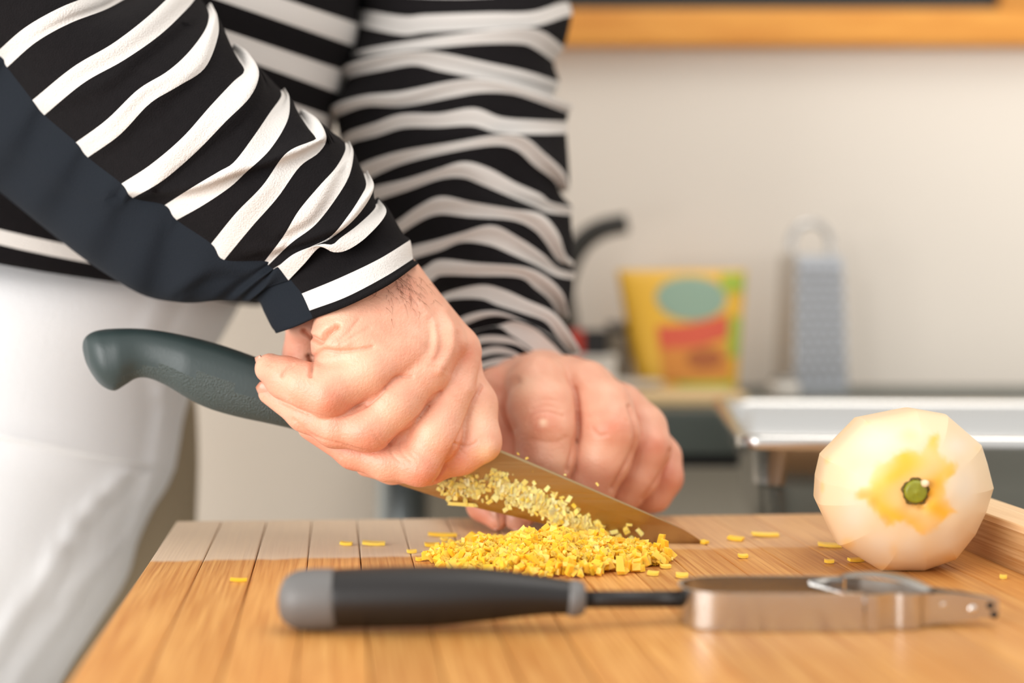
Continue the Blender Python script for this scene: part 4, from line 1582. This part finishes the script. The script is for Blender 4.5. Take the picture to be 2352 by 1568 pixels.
trs = [
    dict(pts=[(-700, -900), (-300, -880), (100, -860), (300, -850)], D=985, R=100, Rb=110, s=-7.7),
    dict(pts=[(-1050, -700), (-500, -660), (100, -600), (500, -560)], D=985, R=185, Rb=220, s=-6.5),
    tor((700, -360), -470, -520, -4.99), tor((775, -240), -420, -480, -3.0), tor((820, -70), -315, -420, -2.0),
    tor((826, -20), -280, -400, -1.0),
    tor((824, 55), -215, -350, 0.0), tor((818, 108), -165, -310, 1.0),
    tor((798, 165), -100, -260, 2.0), tor((788, 218), -55, -220, 3.0),
    tor((772, 272), 10, -170, 4.0), tor((764, 322), 60, -130, 5.0),
    tor((752, 380), 125, -70, 6.0), tor((742, 430), 175, -20, 7.0),
    tor((726, 485), 245, 50, 8.0), tor((712, 530), 300, 100, 9.0),
    tor((690, 585), 385, 190, 10.0), tor((670, 625), 430, 240, 11.0),
    tor((640, 662), 527, 390, 12.0), tor((622, 686), 562, 430, 13.0),
    tor((600, 700), 603, 500, 13.95), tor((588, 702), 606, 504, 13.96, R=165), tor((560, 700), 600, 500, 13.97, R=148),
]
G, sv = loft_rows(trs, 40, 4, 16)
G = folds(G, [([(0, 440), (150, 500), (300, 590)], 3, 30)])
nc = G.shape[1]
sweater = part('sweater', (grid_world(G), grid_faces(G.shape[0], nc)), M['knit'], person, attrs={'s': np.repeat(sv, nc)})

# ---- right sleeve (near arm): seam line splits a navy under panel from the striped cloth
Wn = [  # centreline from the seam outwards (px, py, half width), lower outline of the navy panel, axis depth, radius
    ([(-190, 10, 22), (-110, -60, 22), (-20, -120, 22), (60, -160, 22), (130, -200, 22)], [(-330, 290), (-250, 150)], 772, 76),
    ([(3, 138, 21), (70, 80, 21), (150, 35, 21), (235, 2, 21), (290, -30, 22)], [(-140, 330), (-70, 240)], 768, 76),
    ([(88, 247, 22), (180, 172, 22), (270, 120, 23), (350, 62, 25), (412, 4, 24), (440, -25, 20)], [(-20, 425), (40, 340)], 764, 74),
    ([(188, 344, 22), (260, 292, 23), (330, 222, 21), (395, 182, 21), (450, 140, 26), (484, 80, 17), (490, 40, 10), (482, 14, 6)], [(85, 510), (140, 430)], 760, 72),
    ([(292, 438, 21), (360, 396, 23), (435, 332, 23), (500, 262, 25), (555, 205, 26), (578, 165, 17), (560, 130, 14), (540, 108, 8)], [(205, 605), (250, 525)], 754, 68),
    ([(392, 488, 22), (455, 450, 24), (515, 412, 22), (550, 385, 18), (600, 330, 24), (640, 268, 22), (655, 225, 10), (650, 205, 5)], [(330, 682), (355, 590)], 748, 63),
    ([(500, 578, 24), (560, 505, 24), (620, 440, 22), (672, 368, 22), (722, 338, 16), (738, 318, 12), (720, 285, 15), (694, 258, 8)], [(430, 697), (462, 640)], 740, 56),
    ([(612, 604, 6), (660, 550, 12), (705, 500, 25), (752, 442, 24), (786, 395, 18), (802, 350, 10), (798, 326, 5)], [(500, 690), (550, 650)], 734, 50),
    ([(628, 618, 1), (700, 575, 1.5), (760, 545, 2), (806, 500, 8), (838, 455, 10), (850, 425, 9), (840, 395, 5)], [(545, 692), (585, 655)], 730, 46),
    ([(650, 628, 20), (688, 594, 16), (735, 564, 3), (764, 570, 9), (790, 560, 16), (832, 530, 17), (874, 484, 14), (864, 458, 6)], [(575, 693), (612, 662)], 726, 44),
]
srows = []
PRE = np.array([[list(q) for q in w[1]] for w in Wn], float)
ks = np.arange(len(Wn)) + 0.0
for k, (cen, pre, D, R) in enumerate(Wn):
    a, b = stripes(cen)
    dd = np.array(cen[min(1, len(cen) - 1)][:2]) - np.array(cen[0][:2])
    off = np.array([0.62, 0.78]) * cen[0][2]
    for e, pl2, sg in ((0, a, -1), (1, b, 1)):
        # the seam end is cut along the seam line, not square to the stripe
        pl2 = [list(np.array(cen[0][:2]) + sg * off)] + pl2[1:]
        kk = k + sg * .22
        pr2 = [tuple(np.interp(kk, ks, PRE[:, i, c]) for c in (0, 1)) for i in (0, 1)]
        srows.append(dict(pts=pl2, pre=pr2, D=D + sg * 1.0, R=R, Rb=R * .9, s=2 * k + e, th=(0, 38, 180)))
G, sv = loft_rows(srows, 52, 6, 14, ncol_a=12)
G = folds(G, [
    ([(735, 328), (690, 352), (610, 382), (540, 404), (440, 440), (330, 452), (280, 445)][::-1], 7.0, 26),
    ([(860, 440), (800, 520), (740, 545), (650, 575), (585, 585)][::-1], 5.0, 20),
    ([(780, 400), (720, 500), (660, 535)][::-1], 2.5, 26),
    ([(500, 50), (470, 150), (380, 230), (260, 330)][::-1], 3.0, 40),
    ([(600, 190), (560, 260), (470, 340), (360, 430)][::-1], 3.0, 40),
    ([(150, 240), (250, 200), (330, 130), (420, 60)], 2.5, 35),
    ([(0, 330), (120, 420), (240, 480), (380, 500)], 2.2, 36),
    ([(420, 668), (500, 628), (590, 640)], 3.0, 26),
])
nc = G.shape[1]
fc = grid_faces(G.shape[0], nc)
VW = grid_world(G)
colid = fc % nc
isnavy = (np.min(colid, 1) < 12) & (np.max(colid, 1) <= 12)
sl = part('sleeve', (VW, fc[~isnavy].tolist()), M['knit'], sweater, attrs={'s': np.repeat(sv, nc)})
VN = VW.copy()
pn = part('sleeve_panel', submesh(VN, [tuple(q) for q in fc[isnavy].tolist()]), M['navy'], sweater)
pn['label'] = 'plain navy panel under the sleeve'

# ---- right cuff: ribbed, dark with one white band, navy tab on the under side
cf = [
    (([(622, 580), (725, 550), (820, 498), (868, 452)], [(566, 676), (590, 628)]), 730, 36, -1.0),
    (([(646, 608), (740, 582), (838, 528), (892, 478)], [(582, 688), (612, 648)]), 728, 36.5, -0.8),
    (([(672, 648), (760, 625), (860, 575), (925, 535)], [(596, 694), (632, 668)]), 724, 37, -0.4),
    (([(693, 674), (780, 638), (870, 595), (942, 551)], [(606, 716), (650, 690)]), 720, 38, 0.0),
    (([(711, 713), (795, 682), (885, 635), (949, 594)], [(622, 748), (668, 728)]), 716, 38, 1.0),
    (([(716, 724), (800, 693), (890, 647), (958, 600)], [(630, 759), (676, 742)]), 714, 38.5, 1.3),
    (([(719, 731), (802, 701), (892, 655), (959, 607)], [(634, 765), (680, 749)]), 714, 38, 1.5),
    (([(722, 728), (802, 696), (888, 650), (948, 607)], [(640, 760), (684, 745)]), 715, 34, 1.7),
    (([(722, 700), (800, 670), (880, 628), (930, 590)], [(650, 730), (690, 715)]), 718, 31, 1.9),
]
crow = [dict(pts=a[0], pre=a[1], D=D, R=R, Rb=R * .85, s=s_, th=(0, 42, 180)) for a, D, R, s_ in cf]
G, sv = loft_rows(crow, 111, 5, 14, ncol_a=12)
g = G.reshape(-1, 3)
nc = G.shape[1]
ci = np.tile(np.arange(nc), G.shape[0])
g[:, 2] += np.where((ci > 13) & (ci < 121), 0.16 * np.where(ci % 2 == 0, 1.0, -1.0), 0)
fc = grid_faces(G.shape[0], nc)
VW = grid_world(G)
colid = fc % nc
isnavy = (np.min(colid, 1) < 12) & (np.max(colid, 1) <= 12)
sv2 = sv
cuff = part('cuff', (VW, fc[~isnavy].tolist()), M['knit'], sweater, attrs={'s': np.repeat(sv2, nc)})
tabm = part('cuff_tab', submesh(VW.copy(), [tuple(q) for q in fc[isnavy].tolist()]), M['navy'], sweater)
tabm['label'] = 'plain navy underside of the cuff'

# ---- left sleeve (far arm)
def c4(u, v, hw):
    return (700 + .5613 * u, .5613 * v, hw * .5613)


LS = [
    [(150, -250, 30), (400, -215, 32), (700, -205, 34), (950, -235, 32), (1120, -270, 30)],
    [(180, -90, 30), (400, -50, 32), (700, -45, 34), (950, -70, 32), (1100, -110, 30)],
    [(215, 72, 34), (400, 104, 38), (500, 96, 36), (750, 86, 34), (930, 78, 30), (1050, 42, 30), (1088, 36, 28)],
    [(180, 225, 8), (300, 206, 16), (500, 178, 20), (700, 155, 25), (880, 146, 32), (960, 165, 38), (1040, 222, 36)],
    [(150, 320, 22), (185, 288, 26), (320, 256, 30), (450, 238, 28), (560, 254, 36), (750, 292, 34), (900, 325, 34), (1030, 368, 34)],
    [(110, 470, 22), (140, 445, 24), (250, 412, 22), (400, 404, 30), (600, 365, 32), (720, 350, 28), (850, 365, 18), (960, 398, 18), (1086, 446, 17)],
    [(160, 590, 22), (190, 560, 22), (290, 530, 26), (400, 495, 28), (550, 492, 28), (690, 478, 36), (800, 512, 32), (950, 520, 28), (1072, 522, 24)],
    [(200, 740, 34), (260, 695, 32), (400, 643, 25), (600, 602, 18), (780, 574, 20), (880, 586, 30), (960, 652, 32), (1040, 720, 26), (1062, 775, 22)],
    [(240, 820, 28), (290, 792, 28), (420, 755, 22), (550, 712, 20), (650, 694, 32), (740, 722, 36), (850, 775, 30), (950, 818, 28), (1000, 848, 22), (1092, 864, 16)],
    [(330, 970, 22), (400, 920, 24), (480, 868, 28), (560, 840, 36), (680, 858, 30), (850, 878, 22), (950, 906, 34), (1010, 970, 32), (1050, 1050, 20), (1094, 1082, 12)],
    [(380, 1060, 24), (450, 1030, 24), (550, 1002, 22), (640, 972, 18), (760, 962, 40), (860, 1006, 36), (960, 1062, 26), (1030, 1112, 16), (1103, 1130, 14)],
    [(450, 1160, 28), (510, 1118, 30), (560, 1094, 32), (700, 1102, 26), (880, 1112, 22), (960, 1152, 32), (1030, 1215, 30), (1064, 1300, 20)],
    [(540, 1235, 14), (600, 1208, 16), (720, 1194, 28), (800, 1216, 34), (900, 1254, 28), (1000, 1296, 24), (1060, 1370, 26), (1108, 1440, 22)],
    [(600, 1345, 14), (660, 1308, 16), (740, 1284, 12), (810, 1286, 7), (900, 1318, 2), (1000, 1370, 1), (1060, 1430, 1), (1112, 1466, 1)],
    [(640, 1380, 1), (700, 1352, 1), (790, 1334, 2), (850, 1342, 28), (920, 1376, 38), (990, 1430, 34), (1050, 1468, 20), (1116, 1490, 6)],
    [(660, 1420, 13), (720, 1390, 14), (800, 1388, 14), (870, 1404, 8), (940, 1450, 2), (1010, 1490, 1), (1120, 1520, 1)],
    [(680, 1462, 12), (730, 1442, 14), (790, 1432, 14), (860, 1448, 8), (930, 1490, 2), (1000, 1520, 1), (1120, 1550, 1)],
    [(690, 1510, 10), (740, 1490, 12), (800, 1478, 14), (860, 1478, 12), (930, 1520, 4), (1000, 1550, 2), (1110, 1580, 1)],
    [(700, 1560, 8), (760, 1540, 8), (830, 1535, 8), (900, 1560, 6), (1000, 1590, 4), (1090, 1600, 2)],
]
lrows = []
for k, cen in enumerate(LS):
    cen = [c4(*q) for q in cen]
    a, b = stripes(cen)
    f_ = np.clip((cen[0][1]) / 870.0, -0.3, 1)
    for e, pl2 in ((0, a), (1, b)):
        lrows.append(dict(pts=pl2, D=962 - 98 * f_, R=62 - 26 * max(0, f_) ** 1.3, Rb=55 - 22 * max(0, f_), s=2 * k + e))
G, sv = loft_rows(lrows, 60, 5, 14)
fl = [
    ([c4(250, 700, 0)[:2], c4(500, 600, 0)[:2], c4(780, 545, 0)[:2], c4(950, 620, 0)[:2], c4(1050, 760, 0)[:2]], 1.3, 34),
    ([c4(300, 830, 0)[:2], c4(600, 700, 0)[:2], c4(800, 790, 0)[:2], c4(1080, 860, 0)[:2]], 1.3, 34),
    ([c4(400, 950, 0)[:2], c4(540, 840, 0)[:2], c4(900, 880, 0)[:2], c4(1060, 1060, 0)[:2]], 1.3, 34),
    ([c4(450, 1050, 0)[:2], c4(760, 945, 0)[:2], c4(960, 1060, 0)[:2], c4(1090, 1120, 0)[:2]], 1.3, 34),
    ([c4(560, 1110, 0)[:2], c4(880, 1110, 0)[:2], c4(1050, 1240, 0)[:2]], 1.3, 34),
    ([c4(180, 300, 0)[:2], c4(450, 225, 0)[:2], c4(750, 290, 0)[:2], c4(1030, 370, 0)[:2]], 1.3, 34),
    ([c4(130, 470, 0)[:2], c4(400, 420, 0)[:2], c4(700, 340, 0)[:2], c4(1080, 450, 0)[:2]], 1.3, 34),
    ([c4(620, 1330, 0)[:2], c4(780, 1310, 0)[:2], c4(950, 1350, 0)[:2], c4(1080, 1460, 0)[:2]], 1.3, 34),
]
G = folds(G, fl)
nc = G.shape[1]
part('sleeve', (grid_world(G), grid_faces(G.shape[0], nc)), M['knit'], sweater, attrs={'s': np.repeat(sv, nc)})

# ---- trousers
def trow(y, xr, dy=30, lx=-1150, D=965, R=152, mid=None):
    pts = [(lx, y - dy * 2.2), (-400, y - dy), (0, y), (xr * .6, y + dy * .6), (xr, y + dy)]
    return dict(pts=pts, D=D, R=R, Rb=200, s=0)


tr = [trow(560, 545, 60, R=132), trow(600, 568, 66, R=138), trow(650, 548, 55, R=148), trow(720, 512, 50), trow(790, 470, 45), trow(850, 442, 45), trow(910, 422, 50), trow(960, 412, 60), trow(1004, 402, 70, R=154),
      trow(1012, 398, 72, R=150), trow(1050, 382, 70, R=150), trow(1100, 350, 70), trow(1180, 318, 60), trow(1280, 290, 50), trow(1400, 222, 40), trow(1568, 125, 30), trow(1800, 30, 20)]
G, sv = loft_rows(tr, 60, 7, 16)
G = folds(G, [
    ([(0, 1500), (120, 1330), (210, 1190), (300, 1100)], 8, 26), ([(40, 1590), (150, 1430), (270, 1270)], 7, 24),
    ([(110, 1400), (200, 1340), (250, 1290)], 3, 22), ([(345, 770), (370, 740), (400, 690)], 4, 20),
    ([(355, 870), (360, 940), (350, 1040)], 5, 24), 
    ([(0, 1003), (100, 1023), (200, 1046), (300, 1062), (390, 1072)], 2.6, 6), ([(330, 1100), (300, 1200), (230, 1330)], 5, 30),
])
nc = G.shape[1]
trousers = part('trousers', (grid_world(G), grid_faces(G.shape[0], nc)), M['white_cloth'], person)
# far thigh, its shade put in as a beige colour, and both lower legs
zend = 0.03
p_hip = P(330, 900, 1040)
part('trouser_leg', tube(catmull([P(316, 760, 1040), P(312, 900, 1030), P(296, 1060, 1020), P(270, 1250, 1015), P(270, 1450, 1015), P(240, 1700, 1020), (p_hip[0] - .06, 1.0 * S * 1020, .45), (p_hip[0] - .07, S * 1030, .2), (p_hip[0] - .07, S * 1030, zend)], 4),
                        np.interp(np.linspace(0, 1, 33), [0, .15, .5, 1], [30, 44, 62, 58]) * S, 24), M['shade_cloth'], trousers)['label'] = 'far leg with its shade put into a beige colour'
part('trouser_leg', tube(catmull([P(-120, 1500, 1000), P(-150, 1800, 1000), (P(-200, 0, 1000)[0], S * 1000, .45), (P(-200, 0, 1000)[0], S * 1000, .2), (P(-200, 0, 1000)[0], S * 1000, zend)], 4),
                        np.array([80] * 17) * S, 24), M['white_cloth'], trousers)
